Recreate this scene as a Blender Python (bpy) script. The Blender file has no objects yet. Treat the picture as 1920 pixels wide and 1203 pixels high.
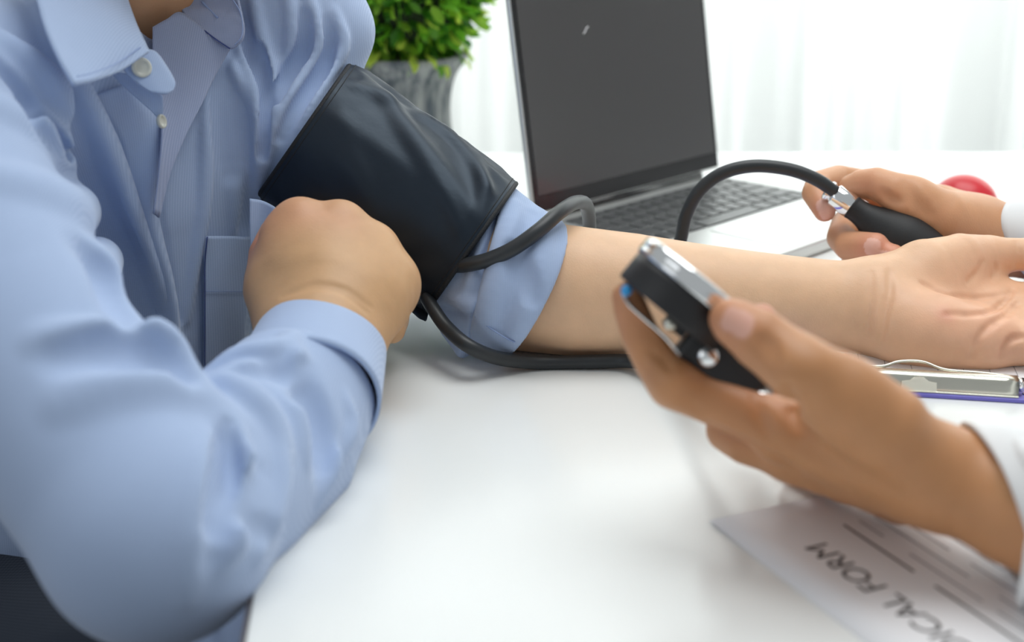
import bpy, bmesh, math, random
import numpy as np
from mathutils import Vector, Matrix

random.seed(7)
rng = np.random.default_rng(7)
scene = bpy.context.scene
COL = scene.collection

# ------------------------------------------------------------------ camera
TABLE_Z = 0.75                      # height of the table top above the floor
CAM_H = 0.328                       # camera height above the table top
PITCH = math.radians(18.6)
FPX = 2667.0                        # focal length in pixels of the 1920x1203 frame
CX, CY = 960.0, 601.5
cam_d = bpy.data.cameras.new('camera')
cam = bpy.data.objects.new('camera', cam_d)
COL.objects.link(cam)
cam.location = (0, 0, TABLE_Z + CAM_H)
cam.rotation_euler = (math.pi / 2 - PITCH, 0, 0)
cam_d.sensor_width = 36.0
cam_d.lens = FPX / 1920.0 * 36.0
cam_d.clip_start = 0.02
cam_d.dof.use_dof = True
cam_d.dof.focus_distance = 0.955
cam_d.dof.aperture_fstop = 4.6
scene.camera = cam

# ------------------------------------------------------------------ light
scene.view_settings.view_transform = 'Standard'
scene.view_settings.look = 'None'
scene.view_settings.gamma = 1.0
scene.view_settings.use_curve_mapping = False
scene.view_settings.exposure = 0.0
world = bpy.data.worlds.new('daylight')
scene.world = world
world.use_nodes = True
bgn = world.node_tree.nodes['Background']
bgn.inputs['Color'].default_value = (0.93, 0.98, 1.0, 1)
bgn.inputs['Strength'].default_value = 0.42


def area(name, loc, target, sx, sy, power, color):
    l = bpy.data.lights.new(name, 'AREA')
    l.shape = 'RECTANGLE'
    l.size, l.size_y, l.energy, l.color = sx, sy, power, color
    o = bpy.data.objects.new(name, l)
    COL.objects.link(o)
    o.location = loc
    o.rotation_euler = (Vector(target) - Vector(loc)).to_track_quat('-Z', 'Y').to_euler()
    return o


area('window_daylight', (0.6, 2.95, 1.75), (0.3, 0.8, 0.9), 3.6, 1.9, 92, (0.97, 1.0, 0.99))
area('ceiling_lamp_light', (0.35, 1.15, 2.55), (0.2, 0.95, 0.75), 1.5, 1.2, 25, (0.98, 1.0, 0.99))
area('side_fill_light', (-2.3, -0.5, 1.9), (-0.2, 0.8, 0.8), 1.5, 1.4, 7, (0.95, 0.98, 1.0))  # weak unseen fill from the front left, no window stands there


# ------------------------------------------------------------------ pixel to point helpers
_s, _c = math.sin(PITCH), math.cos(PITCH)
CAM = np.array([0, 0, TABLE_Z + CAM_H])
AX = np.array([0, _c, -_s]); UP = np.array([0, _s, _c]); RT = np.array([1.0, 0, 0])


def P(px, py, d):
    """point of the room that lies d metres along the view axis, seen at a pixel of the photo"""
    return CAM + d * (AX + RT * ((px - CX) / FPX) - UP * ((py - CY) / FPX))


def on_plane(px, py, z=0.0):
    r = AX + RT * ((px - CX) / FPX) - UP * ((py - CY) / FPX)
    t = (TABLE_Z + z - CAM[2]) / r[2]
    return CAM + r * t


def depth_for(py, z):
    """view-axis depth at which a pixel row meets a height above the table"""
    return (CAM_H - z) / (_s + _c * (py - CY) / FPX)


def chain_px(rows):
    return [P(a, b, c) for a, b, c, *_ in rows], [r[3] for r in rows]


# ------------------------------------------------------------------ scene helpers
def tag(o, label=None, cat=None, group=None, kind=None):
    if label: o['label'] = label
    if cat: o['category'] = cat
    if group: o['group'] = group
    if kind: o['kind'] = kind
    return o


def empty(name, loc, label=None, cat=None, group=None):
    o = bpy.data.objects.new(name, None)
    COL.objects.link(o)
    o.location = loc
    o.empty_display_size = 0.02
    return tag(o, label, cat, group)


def link(name, me, mat=None, parent=None):
    o = bpy.data.objects.new(name, me)
    COL.objects.link(o)
    if mat is not None:
        me.materials.append(mat)
    if parent is not None:
        o.parent = parent
        if parent.parent is None:            # vertices are written in room coordinates
            o.matrix_parent_inverse = Matrix.Translation(-parent.location)
    return o


def np_mesh(name, V, Q, smooth=True):
    """mesh from vertex array and quad (or tri) array"""
    me = bpy.data.meshes.new(name)
    V = np.asarray(V, np.float32); Q = np.asarray(Q, np.int32)
    n = Q.shape[1]
    me.vertices.add(len(V)); me.vertices.foreach_set('co', V.ravel())
    me.loops.add(Q.size); me.loops.foreach_set('vertex_index', Q.ravel())
    me.polygons.add(len(Q))
    me.polygons.foreach_set('loop_start', np.arange(0, Q.size, n, dtype=np.int32))
    me.polygons.foreach_set('loop_total', np.full(len(Q), n, np.int32))
    me.update(calc_edges=True)
    me.validate()
    if smooth:
        me.polygons.foreach_set('use_smooth', np.ones(len(me.polygons), bool))
    return me


def bm_mesh(name, bm, smooth=False):
    me = bpy.data.meshes.new(name)
    bm.to_mesh(me); bm.free()
    if smooth:
        me.polygons.foreach_set('use_smooth', np.ones(len(me.polygons), bool))
    return me


def box_bm(bm, c, size, rot=None, bevel=0.0):
    r = bmesh.ops.create_cube(bm, size=1.0)
    M = Matrix.Translation(Vector(c)) @ (rot.to_4x4() if rot is not None else Matrix.Identity(4)) @ Matrix.Diagonal((*size, 1))
    bmesh.ops.transform(bm, matrix=M, verts=r['verts'])
    if bevel:
        es = list({e for v in r['verts'] for e in v.link_edges})
        bmesh.ops.bevel(bm, geom=es, offset=bevel, segments=2, affect='EDGES', profile=0.5)
    return bm


def box(name, c, size, mat, parent=None, rot=None, bevel=0.0):
    bm = bmesh.new()
    box_bm(bm, c, size, rot, bevel)
    return link(name, bm_mesh(name, bm), mat, parent)


def lathe_mesh(name, prof, seg=48, M=None, smooth=True):
    """surface of revolution about local z from (radius, height) pairs"""
    V, Q = [], []
    for i, (r, z) in enumerate(prof):
        for k in range(seg):
            a = 2 * math.pi * k / seg
            V.append((r * math.cos(a), r * math.sin(a), z))
    for i in range(len(prof) - 1):
        for k in range(seg):
            Q.append((i * seg + k, i * seg + (k + 1) % seg, (i + 1) * seg + (k + 1) % seg, (i + 1) * seg + k))
    V = np.array(V)
    if M is not None:
        V = (np.array(M.to_3x3()) @ V.T).T + np.array(M.translation)
    return np_mesh(name, V, Q, smooth)


def spline(pts, n):
    """Catmull-Rom through points, n samples for each span"""
    p = np.asarray(pts, float)
    p = np.vstack([2 * p[0] - p[1], p, 2 * p[-1] - p[-2]])
    out = []
    for i in range(1, len(p) - 2):
        for t in np.linspace(0, 1, n, endpoint=False):
            a, b, c, d = p[i - 1], p[i], p[i + 1], p[i + 2]
            out.append(0.5 * (2 * b + (c - a) * t + (2 * a - 5 * b + 4 * c - d) * t * t + (3 * b - a - 3 * c + d) * t ** 3))
    out.append(p[-2])
    return np.array(out)


def tube_arrays(path, rad, seg=16, caps=True):
    path = np.asarray(path, float)
    n = len(path)
    rad = np.broadcast_to(np.asarray(rad, float), (n,))
    T = np.gradient(path, axis=0); T /= np.linalg.norm(T, axis=1)[:, None]
    u = np.cross(T[0], [0.31, 0.2, 0.93]); u /= np.linalg.norm(u)
    V = []
    for i in range(n):
        u = u - T[i] * np.dot(u, T[i]); u /= np.linalg.norm(u)
        w = np.cross(T[i], u)
        a = np.linspace(0, 2 * math.pi, seg, endpoint=False)
        V.append(path[i] + rad[i] * (np.cos(a)[:, None] * u + np.sin(a)[:, None] * w))
    V = np.vstack(V)
    i, k = np.meshgrid(np.arange(n - 1), np.arange(seg), indexing='ij')
    i, k = i.ravel(), k.ravel()
    Q = np.stack([i * seg + k, i * seg + (k + 1) % seg, (i + 1) * seg + (k + 1) % seg, (i + 1) * seg + k], 1)
    if caps:
        c0, c1 = len(V), len(V) + 1
        V = np.vstack([V, path[:1], path[-1:]])
        k = np.arange(0, seg, 2)
        q0 = np.stack([np.full_like(k, c0), (k + 2) % seg, (k + 1) % seg, k], 1)
        b = (n - 1) * seg
        q1 = np.stack([np.full_like(k, c1), b + k, b + (k + 1) % seg, b + (k + 2) % seg], 1)
        Q = np.vstack([Q, q0, q1])
    return V, Q


def tube(name, path, rad, mat, parent=None, seg=16):
    V, Q = tube_arrays(path, rad, seg)
    return link(name, np_mesh(name, V, Q), mat, parent)


def sheet(name, ctrl, mat, parent=None, n=8, thick=0.001, offset=0.0):
    """thick cloth or card piece through a grid of control points"""
    ctrl = np.asarray(ctrl, float)
    a = np.stack([spline(r, n) for r in ctrl])
    g = np.stack([spline(a[:, j], n) for j in range(a.shape[1])], 1)
    h, w = g.shape[:2]
    idx = np.arange(h * w).reshape(h, w)
    Q = np.stack([idx[:-1, :-1], idx[:-1, 1:], idx[1:, 1:], idx[1:, :-1]], -1).reshape(-1, 4)
    me = np_mesh(name, g.reshape(-1, 3), Q)
    o = link(name, me, mat, parent)
    m = o.modifiers.new('thickness', 'SOLIDIFY')
    m.thickness = thick; m.offset = offset
    return o


# ------------------------------------------------------------------ signed distance modelling
def _smin(a, b, k):
    if k <= 0:
        return np.minimum(a, b)
    h = np.clip(0.5 + 0.5 * (b - a) / k, 0, 1)
    return b + (a - b) * h - k * h * (1 - h)


class Blob:
    """soft body made of tapered limbs, ellipsoids, folds and creases; meshed on a grid"""
    def __init__(s):
        s.ops = []

    def limb(s, pts, rad, k=0.01, mode='u', squash=None):
        s.ops.append(['limb', np.asarray(pts, float), np.asarray(rad, float), k, mode, squash])
        return s

    def ball(s, c, radii, R=None, k=0.01, mode='u'):
        R = np.eye(3) if R is None else np.asarray(R, float)      # rows are the local axes
        s.ops.append(['ball', np.asarray(c, float), (np.asarray(radii, float), R), k, mode, None])
        return s

    def half(s, c, n, k=0.004, R=0.1):
        """cut away what lies on the side the normal points to, within R of the point"""
        n = np.asarray(n, float)
        s.ops.append(['half', np.asarray(c, float), n / np.linalg.norm(n), k, 's', R])
        return s

    def bounds(s, op):
        if op[0] == 'limb':
            m = op[2].max() * (1.0 if op[5] is None else max(1.0, op[5][1]))
            return op[1].min(0) - m, op[1].max(0) + m
        if op[0] == 'ball':
            m = op[2][0].max()
            return op[1] - m, op[1] + m
        return op[1] - op[5], op[1] + op[5]

    @staticmethod
    def dist(op, X, Y, Z):
        if op[0] == 'limb':
            pts, rad = op[1], op[2]
            if op[5] is not None:
                ax = np.asarray(op[5][0], float); ax = ax / np.linalg.norm(ax); g = 1.0 / op[5][1] - 1.0
                q = (X * ax[0] + Y * ax[1] + Z * ax[2]) * g
                X, Y, Z = X + q * ax[0], Y + q * ax[1], Z + q * ax[2]
                pts = pts + (pts @ ax)[:, None] * g * ax
            d = None
            for i in range(len(pts) - 1):
                a, b = pts[i], pts[i + 1]
                ba = b - a
                l2 = float(ba @ ba) + 1e-12
                x, y, z = X - a[0], Y - a[1], Z - a[2]
                h = np.clip((x * ba[0] + y * ba[1] + z * ba[2]) / l2, 0, 1)
                q = np.sqrt((x - ba[0] * h) ** 2 + (y - ba[1] * h) ** 2 + (z - ba[2] * h) ** 2) - (rad[i] + (rad[i + 1] - rad[i]) * h)
                d = q if d is None else np.minimum(d, q)
            return d
        if op[0] == 'ball':
            r, R = op[2]
            x, y, z = X - op[1][0], Y - op[1][1], Z - op[1][2]
            u = [x * R[i, 0] + y * R[i, 1] + z * R[i, 2] for i in range(3)]
            k0 = np.sqrt((u[0] / r[0]) ** 2 + (u[1] / r[1]) ** 2 + (u[2] / r[2]) ** 2)
            k1 = np.sqrt((u[0] / r[0] ** 2) ** 2 + (u[1] / r[1] ** 2) ** 2 + (u[2] / r[2] ** 2) ** 2)
            return k0 * (k0 - 1) / np.maximum(k1, 1e-9)
        n = op[2]
        x, y, z = X - op[1][0], Y - op[1][1], Z - op[1][2]
        return np.maximum(-(x * n[0] + y * n[1] + z * n[2]), np.sqrt(x * x + y * y + z * z) - op[5])

    def eval(s, pts):
        pts = np.atleast_2d(pts)
        X, Y, Z = pts[:, 0], pts[:, 1], pts[:, 2]
        F = np.full(len(pts), 0.5)
        for op in s.ops:
            d = s.dist(op, X, Y, Z)
            F = _smin(F, d, op[3]) if op[4] == 'u' else -_smin(-F, d, op[3])
        return F

    def normal(s, pts, e=0.0015):
        pts = np.atleast_2d(pts)
        g = np.stack([s.eval(pts + e * v) - s.eval(pts - e * v) for v in np.eye(3)], 1)
        return g / (np.linalg.norm(g, axis=1)[:, None] + 1e-9)

    def trace(s, pix, d0=0.3, dmax=1.6):
        """where the view through each pixel meets the body, with the normal there"""
        pix = np.asarray(pix, float)
        D = AX + RT * ((pix[:, :1] - CX) / FPX) - UP * ((pix[:, 1:2] - CY) / FPX)
        L = np.linalg.norm(D, axis=1)
        t = np.full(len(pix), d0)
        best = np.full(len(pix), 9.0); tb = t.copy()
        for _ in range(64):
            f = s.eval(CAM + D * t[:, None])
            m = f < best
            best[m] = f[m]; tb[m] = t[m]
            t = np.where(f > 2e-4, t + 0.8 * f / L, t)
            t = np.minimum(t, dmax)
        q = CAM + D * tb[:, None]
        return q, s.normal(q)

    def fold(s, pix, r, h, k=None, mode='u', n=4):
        """ridge (or, with mode 's', a crease) that follows pixels of the photo along the body's surface"""
        pix = spline(np.asarray(pix, float), n)
        q, nn = s.trace(pix)
        m = len(q)
        env = np.sin(np.linspace(0.08, math.pi - 0.08, m)) ** 0.8
        ri = float(r) * (0.45 + 0.55 * env)
        off = ri - float(h) * env
        c = q - nn * off[:, None] if mode == 'u' else q + nn * off[:, None]
        return ['limb', c, ri, (0.8 * float(r) if k is None else k), mode, None]

    def mesh(s, name, lo, hi, h, relax=2):
        lo = np.asarray(lo, float); hi = np.asarray(hi, float)
        n = np.ceil((hi - lo) / h).astype(int) + 1
        g = [(lo[i] + h * np.arange(n[i])).astype(np.float32) for i in range(3)]
        F = np.full(n, 0.06, np.float32)
        for op in s.ops:
            b = s.bounds(op)
            if b is None:
                i0, i1 = np.zeros(3, int), n
            else:
                m = op[3] + 3 * h
                i0 = np.clip(np.floor((b[0] - m - lo) / h).astype(int), 0, n)
                i1 = np.clip(np.ceil((b[1] + m - lo) / h).astype(int) + 1, 0, n)
                if np.any(i1 <= i0):
                    continue
            sl = tuple(slice(i0[i], i1[i]) for i in range(3))
            X = g[0][sl[0]][:, None, None]; Y = g[1][sl[1]][None, :, None]; Z = g[2][sl[2]][None, None, :]
            d = s.dist(op, X, Y, Z).astype(np.float32)
            F[sl] = _smin(F[sl], d, op[3]) if op[4] == 'u' else -_smin(-F[sl], d, op[3])
        F[0] = 1e-3; F[-1] = 1e-3
        F[:, 0] = 1e-3; F[:, -1] = 1e-3; F[:, :, 0] = 1e-3; F[:, :, -1] = 1e-3
        V, Q = surface_nets(F, lo, h)
        V = relax_mesh(V, Q, relax)
        return V, Q


def surface_nets(F, lo, h):
    S = F < 0
    nx, ny, nz = (np.array(F.shape) - 1)
    cnt = np.zeros((nx, ny, nz), np.uint8)
    for a in (0, 1):
        for b in (0, 1):
            for c in (0, 1):
                cnt += S[a:a + nx, b:b + ny, c:c + nz]
    I, J, K = np.nonzero((cnt > 0) & (cnt < 8))
    vid = np.full((nx, ny, nz), -1, np.int32)
    vid[I, J, K] = np.arange(len(I))
    corner = {(a, b, c): F[I + a, J + b, K + c] for a in (0, 1) for b in (0, 1) for c in (0, 1)}
    acc = np.zeros((len(I), 3)); num = np.zeros(len(I))
    for ax in range(3):
        o1, o2 = [i for i in range(3) if i != ax]
        for u in (0, 1):
            for v in (0, 1):
                p0 = [0, 0, 0]; p0[o1] = u; p0[o2] = v
                p1 = list(p0); p1[ax] = 1
                f0, f1 = corner[tuple(p0)], corner[tuple(p1)]
                m = (f0 < 0) != (f1 < 0)
                t = np.where(m, f0 / np.where(f0 == f1, 1, f0 - f1), 0)
                q = np.array(p0, float)[None].repeat(len(I), 0)
                q[:, ax] = t
                acc[m] += q[m]; num[m] += 1
    V = (acc / num[:, None] + np.stack([I, J, K], 1)) * h + lo
    Q = []
    for ax in range(3):
        o1, o2 = [(1, 2), (2, 0), (0, 1)][ax]
        s0 = [slice(1, -1)] * 3; s1 = [slice(1, -1)] * 3
        s0[ax] = slice(0, -1); s1[ax] = slice(1, None)
        A, B = S[tuple(s0)], S[tuple(s1)]
        for flip in (False, True):
            m = (A & ~B) if not flip else (~A & B)
            c = np.stack(np.nonzero(m), 1)
            c[:, o1] += 1; c[:, o2] += 1
            e1 = np.zeros(3, int); e1[o1] = 1
            e2 = np.zeros(3, int); e2[o2] = 1
            q = [vid[tuple((c - e1 - e2).T)], vid[tuple((c - e2).T)], vid[tuple(c.T)], vid[tuple((c - e1).T)]]
            Q.append(np.stack(q if not flip else q[::-1], 1))
    Q = np.vstack(Q)
    Q = Q[(Q >= 0).all(1)]
    return V, Q


def relax_mesh(V, Q, n):
    if n <= 0:
        return V
    E = np.vstack([Q[:, [0, 1]], Q[:, [1, 2]], Q[:, [2, 3]], Q[:, [3, 0]]])
    a = np.concatenate([E[:, 0], E[:, 1]]); b = np.concatenate([E[:, 1], E[:, 0]])
    deg = np.bincount(a, minlength=len(V)).astype(float)
    deg[deg == 0] = 1
    for it in range(2 * n):
        A = np.stack([np.bincount(a, V[b, i], minlength=len(V)) for i in range(3)], 1) / deg[:, None]
        V = V + (0.5 if it % 2 == 0 else -0.52) * (A - V)
    return V


def join_arrays(parts):
    Vs, Qs, n = [], [], 0
    for V, Q in parts:
        Vs.append(V); Qs.append(Q + n); n += len(V)
    return np.vstack(Vs), np.vstack(Qs)


def add_color(me, name, C):
    at = me.color_attributes.new(name, 'FLOAT_COLOR', 'POINT')
    C = np.hstack([C, np.ones((len(C), 1))]).astype(np.float32)
    at.data.foreach_set('color', C.ravel())


# ------------------------------------------------------------------ materials
def new_mat(name):
    m = bpy.data.materials.new(name)
    m.use_nodes = True
    nt = m.node_tree
    return m, nt, nt.nodes['Principled BSDF']


def N(nt, t, **kw):
    n = nt.nodes.new(t)
    for k, v in kw.items():
        if hasattr(n, k):
            setattr(n, k, v)
        else:
            n.inputs[k].default_value = v
    return n


def plain(name, col, rough=0.5, metal=0.0, noise=0.0, nscale=60, bump=0.0, bscale=200, coat=0.0, spec=0.5):
    m, nt, b = new_mat(name)
    b.inputs['Base Color'].default_value = (*col, 1)
    b.inputs['Roughness'].default_value = rough
    b.inputs['Metallic'].default_value = metal
    b.inputs['Coat Weight'].default_value = coat
    b.inputs['Specular IOR Level'].default_value = spec
    tc = N(nt, 'ShaderNodeTexCoord')
    if noise:
        t = N(nt, 'ShaderNodeTexNoise', Scale=nscale, Detail=4.0)
        nt.links.new(tc.outputs['Object'], t.inputs['Vector'])
        mx = N(nt, 'ShaderNodeMix', data_type='RGBA')
        mx.inputs['A'].default_value = (*[c * (1 - noise) for c in col], 1)
        mx.inputs['B'].default_value = (*[min(1, c * (1 + noise)) for c in col], 1)
        nt.links.new(t.outputs['Fac'], mx.inputs['Factor'])
        nt.links.new(mx.outputs['Result'], b.inputs['Base Color'])
    if bump:
        t = N(nt, 'ShaderNodeTexNoise', Scale=bscale, Detail=5.0)
        nt.links.new(tc.outputs['Object'], t.inputs['Vector'])
        bp = N(nt, 'ShaderNodeBump', Strength=bump, Distance=0.001)
        nt.links.new(t.outputs['Fac'], bp.inputs['Height'])
        nt.links.new(bp.outputs['Normal'], b.inputs['Normal'])
    return m


def cloth(name, col, light, period=0.0013, strength=0.35, sheen=0.25, mottled=0.05, rough=0.85):
    """woven fabric: crossed diagonal threads in relief and a paler thread colour"""
    m, nt, b = new_mat(name)
    tc = N(nt, 'ShaderNodeTexCoord')
    waves = []
    for direction in ((0.60, 0.25, 0.76), (-0.55, 0.35, 0.76)):
        d = N(nt, 'ShaderNodeVectorMath', operation='DOT_PRODUCT')
        nt.links.new(tc.outputs['Object'], d.inputs[0])
        d.inputs[1].default_value = direction
        mu = N(nt, 'ShaderNodeMath', operation='MULTIPLY')
        nt.links.new(d.outputs['Value'], mu.inputs[0]); mu.inputs[1].default_value = 2 * math.pi / period
        si = N(nt, 'ShaderNodeMath', operation='SINE')
        nt.links.new(mu.outputs[0], si.inputs[0])
        waves.append(si)
    pr = N(nt, 'ShaderNodeMath', operation='MULTIPLY')
    nt.links.new(waves[0].outputs[0], pr.inputs[0]); nt.links.new(waves[1].outputs[0], pr.inputs[1])
    ma = N(nt, 'ShaderNodeMath', operation='MULTIPLY_ADD')
    nt.links.new(pr.outputs[0], ma.inputs[0]); ma.inputs[1].default_value = 0.5; ma.inputs[2].default_value = 0.5
    mx = N(nt, 'ShaderNodeMix', data_type='RGBA')
    mx.inputs['A'].default_value = (*col, 1); mx.inputs['B'].default_value = (*light, 1)
    nt.links.new(ma.outputs[0], mx.inputs['Factor'])
    no = N(nt, 'ShaderNodeTexNoise', Scale=18.0, Detail=5.0)
    nt.links.new(tc.outputs['Object'], no.inputs['Vector'])
    hs = N(nt, 'ShaderNodeHueSaturation')
    mr = N(nt, 'ShaderNodeMapRange'); mr.inputs['To Min'].default_value = 1 - mottled; mr.inputs['To Max'].default_value = 1 + mottled
    nt.links.new(no.outputs['Fac'], mr.inputs['Value'])
    nt.links.new(mr.outputs['Result'], hs.inputs['Value'])
    nt.links.new(mx.outputs['Result'], hs.inputs['Color'])
    nt.links.new(hs.outputs['Color'], b.inputs['Base Color'])
    bp = N(nt, 'ShaderNodeBump', Strength=strength, Distance=0.00025)
    nt.links.new(ma.outputs[0], bp.inputs['Height'])
    nt.links.new(bp.outputs['Normal'], b.inputs['Normal'])
    b.inputs['Roughness'].default_value = rough
    b.inputs['Sheen Weight'].default_value = sheen
    b.inputs['Specular IOR Level'].default_value = 0.2
    return m


def skin_mat(name, sss=0.12, mott=0.1):
    m, nt, b = new_mat(name)
    tc = N(nt, 'ShaderNodeTexCoord')
    at = N(nt, 'ShaderNodeVertexColor', layer_name='skin')
    no = N(nt, 'ShaderNodeTexNoise', Scale=70.0, Detail=5.0)
    nt.links.new(tc.outputs['Object'], no.inputs['Vector'])
    mr = N(nt, 'ShaderNodeMapRange'); mr.inputs['To Min'].default_value = 1 - mott; mr.inputs['To Max'].default_value = 1 + mott
    nt.links.new(no.outputs['Fac'], mr.inputs['Value'])
    hs = N(nt, 'ShaderNodeHueSaturation')
    nt.links.new(mr.outputs['Result'], hs.inputs['Value'])
    nt.links.new(at.outputs['Color'], hs.inputs['Color'])
    nt.links.new(hs.outputs['Color'], b.inputs['Base Color'])
    vo = N(nt, 'ShaderNodeTexVoronoi', Scale=900.0)
    nt.links.new(tc.outputs['Object'], vo.inputs['Vector'])
    n2 = N(nt, 'ShaderNodeTexNoise', Scale=260.0, Detail=6.0)
    nt.links.new(tc.outputs['Object'], n2.inputs['Vector'])
    ad = N(nt, 'ShaderNodeMath', operation='MULTIPLY_ADD')
    nt.links.new(vo.outputs['Distance'], ad.inputs[0]); ad.inputs[1].default_value = 0.5
    nt.links.new(n2.outputs['Fac'], ad.inputs[2])
    bp = N(nt, 'ShaderNodeBump', Strength=0.2, Distance=0.0005)
    nt.links.new(ad.outputs[0], bp.inputs['Height'])
    nt.links.new(bp.outputs['Normal'], b.inputs['Normal'])
    b.inputs['Roughness'].default_value = 0.48
    b.inputs['Subsurface Weight'].default_value = sss
    b.inputs['Subsurface Radius'].default_value = (1.0, 0.35, 0.18)
    b.inputs['Subsurface Scale'].default_value = 0.006
    return m


M = {}
M['shirt'] = cloth('blue_pique_cotton', (0.325, 0.435, 0.66), (0.455, 0.56, 0.775), strength=.24)
M['shirt_in'] = cloth('blue_pique_cotton_reverse', (0.26, 0.32, 0.50), (0.40, 0.46, 0.64))
M['thread'] = plain('blue_thread', (0.30, 0.40, 0.66), 0.8)
M['seam'] = plain('dark_blue_thread', (0.055, 0.08, 0.24), 0.9)
M['skin_patient'] = skin_mat('patient_skin')
M['skin_doctor'] = skin_mat('doctor_skin')
M['coat'] = cloth('white_coat_cotton', (0.78, 0.79, 0.80), (0.86, 0.87, 0.88), 0.0011, 0.2, 0.1, 0.02)
M['trousers'] = cloth('navy_twill', (0.012, 0.018, 0.032), (0.035, 0.045, 0.065), 0.002, 0.5, 0.1)
M['cuff_nylon'] = plain('black_nylon', (0.0065, 0.0095, 0.016), 0.46, noise=0.3, nscale=40, bump=0.2, bscale=120, spec=0.5)
M['cuff_nylon'].node_tree.nodes['Principled BSDF'].inputs['Specular Tint'].default_value = (0.62, 0.80, 1.0, 1)
M['cuff_edge'] = plain('black_binding', (0.005, 0.007, 0.010), 0.6, bump=0.6, bscale=1500)
M['rubber'] = plain('black_rubber', (0.022, 0.026, 0.03), 0.42, noise=0.15, nscale=90)
M['bulb_rubber'] = plain('black_bulb_rubber', (0.010, 0.011, 0.013), 0.62, noise=0.2, nscale=150, bump=0.1, bscale=600)
M['black_plastic'] = plain('black_plastic', (0.012, 0.012, 0.014), 0.42, noise=0.15, nscale=150, bump=0.15, bscale=900)
M['chrome'] = plain('chrome', (0.86, 0.87, 0.88), 0.10, 1.0)
M['steel'] = plain('nickel_steel', (0.66, 0.65, 0.57), 0.22, 1.0, noise=0.06, nscale=40)
M['dial'] = plain('white_dial', (0.85, 0.86, 0.85), 0.4)
M['blue_dot'] = plain('blue_plastic', (0.03, 0.33, 0.72), 0.35)
M['table'] = plain('white_table_laminate', (0.83, 0.85, 0.845), 0.22, noise=0.012, nscale=3, spec=0.5)
M['table_edge'] = plain('dark_edge_band', (0.10, 0.085, 0.09), 0.5)
M['paper'] = plain('white_paper', (0.86, 0.86, 0.885), 0.8, noise=0.01, nscale=9)
M['ink'] = plain('black_ink', (0.03, 0.025, 0.028), 0.7)
M['ink_grey'] = plain('grey_ink', (0.33, 0.33, 0.36), 0.7)
M['violet'] = plain('violet_plastic', (0.17, 0.155, 0.56), 0.4, noise=0.05, nscale=30)
M['button'] = plain('pearl_button', (0.62, 0.63, 0.56), 0.3, noise=0.1, nscale=120, coat=0.3)
M['alu'] = plain('silver_aluminium', (0.70, 0.715, 0.70), 0.35, 0.75, noise=0.03, nscale=300)
M['screen'] = plain('black_screen_glass', (0.034, 0.031, 0.032), 0.28, spec=0.9, coat=0.4)
M['bezel'] = plain('black_bezel', (0.010, 0.010, 0.011), 0.2, spec=0.6)
M['key'] = plain('black_key', (0.07, 0.073, 0.075), 0.35, spec=0.7)
M['keywell'] = plain('keyboard_well', (0.30, 0.31, 0.31), 0.5, 0.3)
M['red'] = plain('red_rubber', (0.62, 0.018, 0.03), 0.33, noise=0.05, nscale=40)
M['floor'] = plain('grey_floor', (0.16, 0.16, 0.165), 0.5, noise=0.1, nscale=8)
M['wall'] = plain('white_wall', (0.80, 0.81, 0.80), 0.9, noise=0.02, nscale=5)
M['frame'] = plain('white_window_frame', (0.80, 0.81, 0.81), 0.4)
M['soil'] = plain('dark_moss', (0.02, 0.035, 0.01), 0.9, noise=0.5, nscale=80, bump=0.8, bscale=150)
M['stem'] = plain('brown_stem', (0.10, 0.06, 0.03), 0.8, noise=0.3, nscale=60)
M['eye'] = plain('eye_white', (0.75, 0.73, 0.70), 0.2)
M['lid'] = plain('eyelid_skin', (0.42, 0.21, 0.11), 0.5)
M['lip'] = plain('lip_skin', (0.46, 0.16, 0.11), 0.4)
M['shoe'] = plain('black_leather', (0.012, 0.011, 0.011), 0.3)
M['chair'] = plain('dark_chair_fabric', (0.02, 0.024, 0.032), 0.9, noise=0.2, nscale=200, bump=0.4, bscale=900)
M['hair'] = plain('black_hair', (0.012, 0.010, 0.009), 0.45, bump=0.8, bscale=300)


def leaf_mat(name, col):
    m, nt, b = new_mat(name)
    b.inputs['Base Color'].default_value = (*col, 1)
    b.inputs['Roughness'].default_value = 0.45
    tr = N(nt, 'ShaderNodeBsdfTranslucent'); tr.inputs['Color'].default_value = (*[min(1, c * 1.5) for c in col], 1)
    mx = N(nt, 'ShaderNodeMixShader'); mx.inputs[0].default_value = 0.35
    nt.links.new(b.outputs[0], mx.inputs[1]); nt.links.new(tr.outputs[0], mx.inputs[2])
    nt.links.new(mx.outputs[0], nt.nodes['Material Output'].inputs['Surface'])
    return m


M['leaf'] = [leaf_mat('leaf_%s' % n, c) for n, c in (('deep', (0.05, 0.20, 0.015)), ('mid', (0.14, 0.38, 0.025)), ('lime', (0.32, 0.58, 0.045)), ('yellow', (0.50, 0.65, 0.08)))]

# weathered ribbed pot: grey-blue glaze with worn pale vertical streaks
m, nt, b = new_mat('weathered_grey_pot')
tc = N(nt, 'ShaderNodeTexCoord'); mp = N(nt, 'ShaderNodeMapping'); mp.inputs['Scale'].default_value = (75, 75, 14)
nt.links.new(tc.outputs['Object'], mp.inputs['Vector'])
no = N(nt, 'ShaderNodeTexNoise', Scale=1.0, Detail=6.0, Roughness=0.65)
nt.links.new(mp.outputs['Vector'], no.inputs['Vector'])
cr = N(nt, 'ShaderNodeValToRGB')
cr.color_ramp.elements[0].position = 0.36; cr.color_ramp.elements[0].color = (0.075, 0.095, 0.115, 1)
cr.color_ramp.elements[1].position = 0.66; cr.color_ramp.elements[1].color = (0.46, 0.47, 0.45, 1)
nt.links.new(no.outputs['Fac'], cr.inputs['Fac']); nt.links.new(cr.outputs['Color'], b.inputs['Base Color'])
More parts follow.
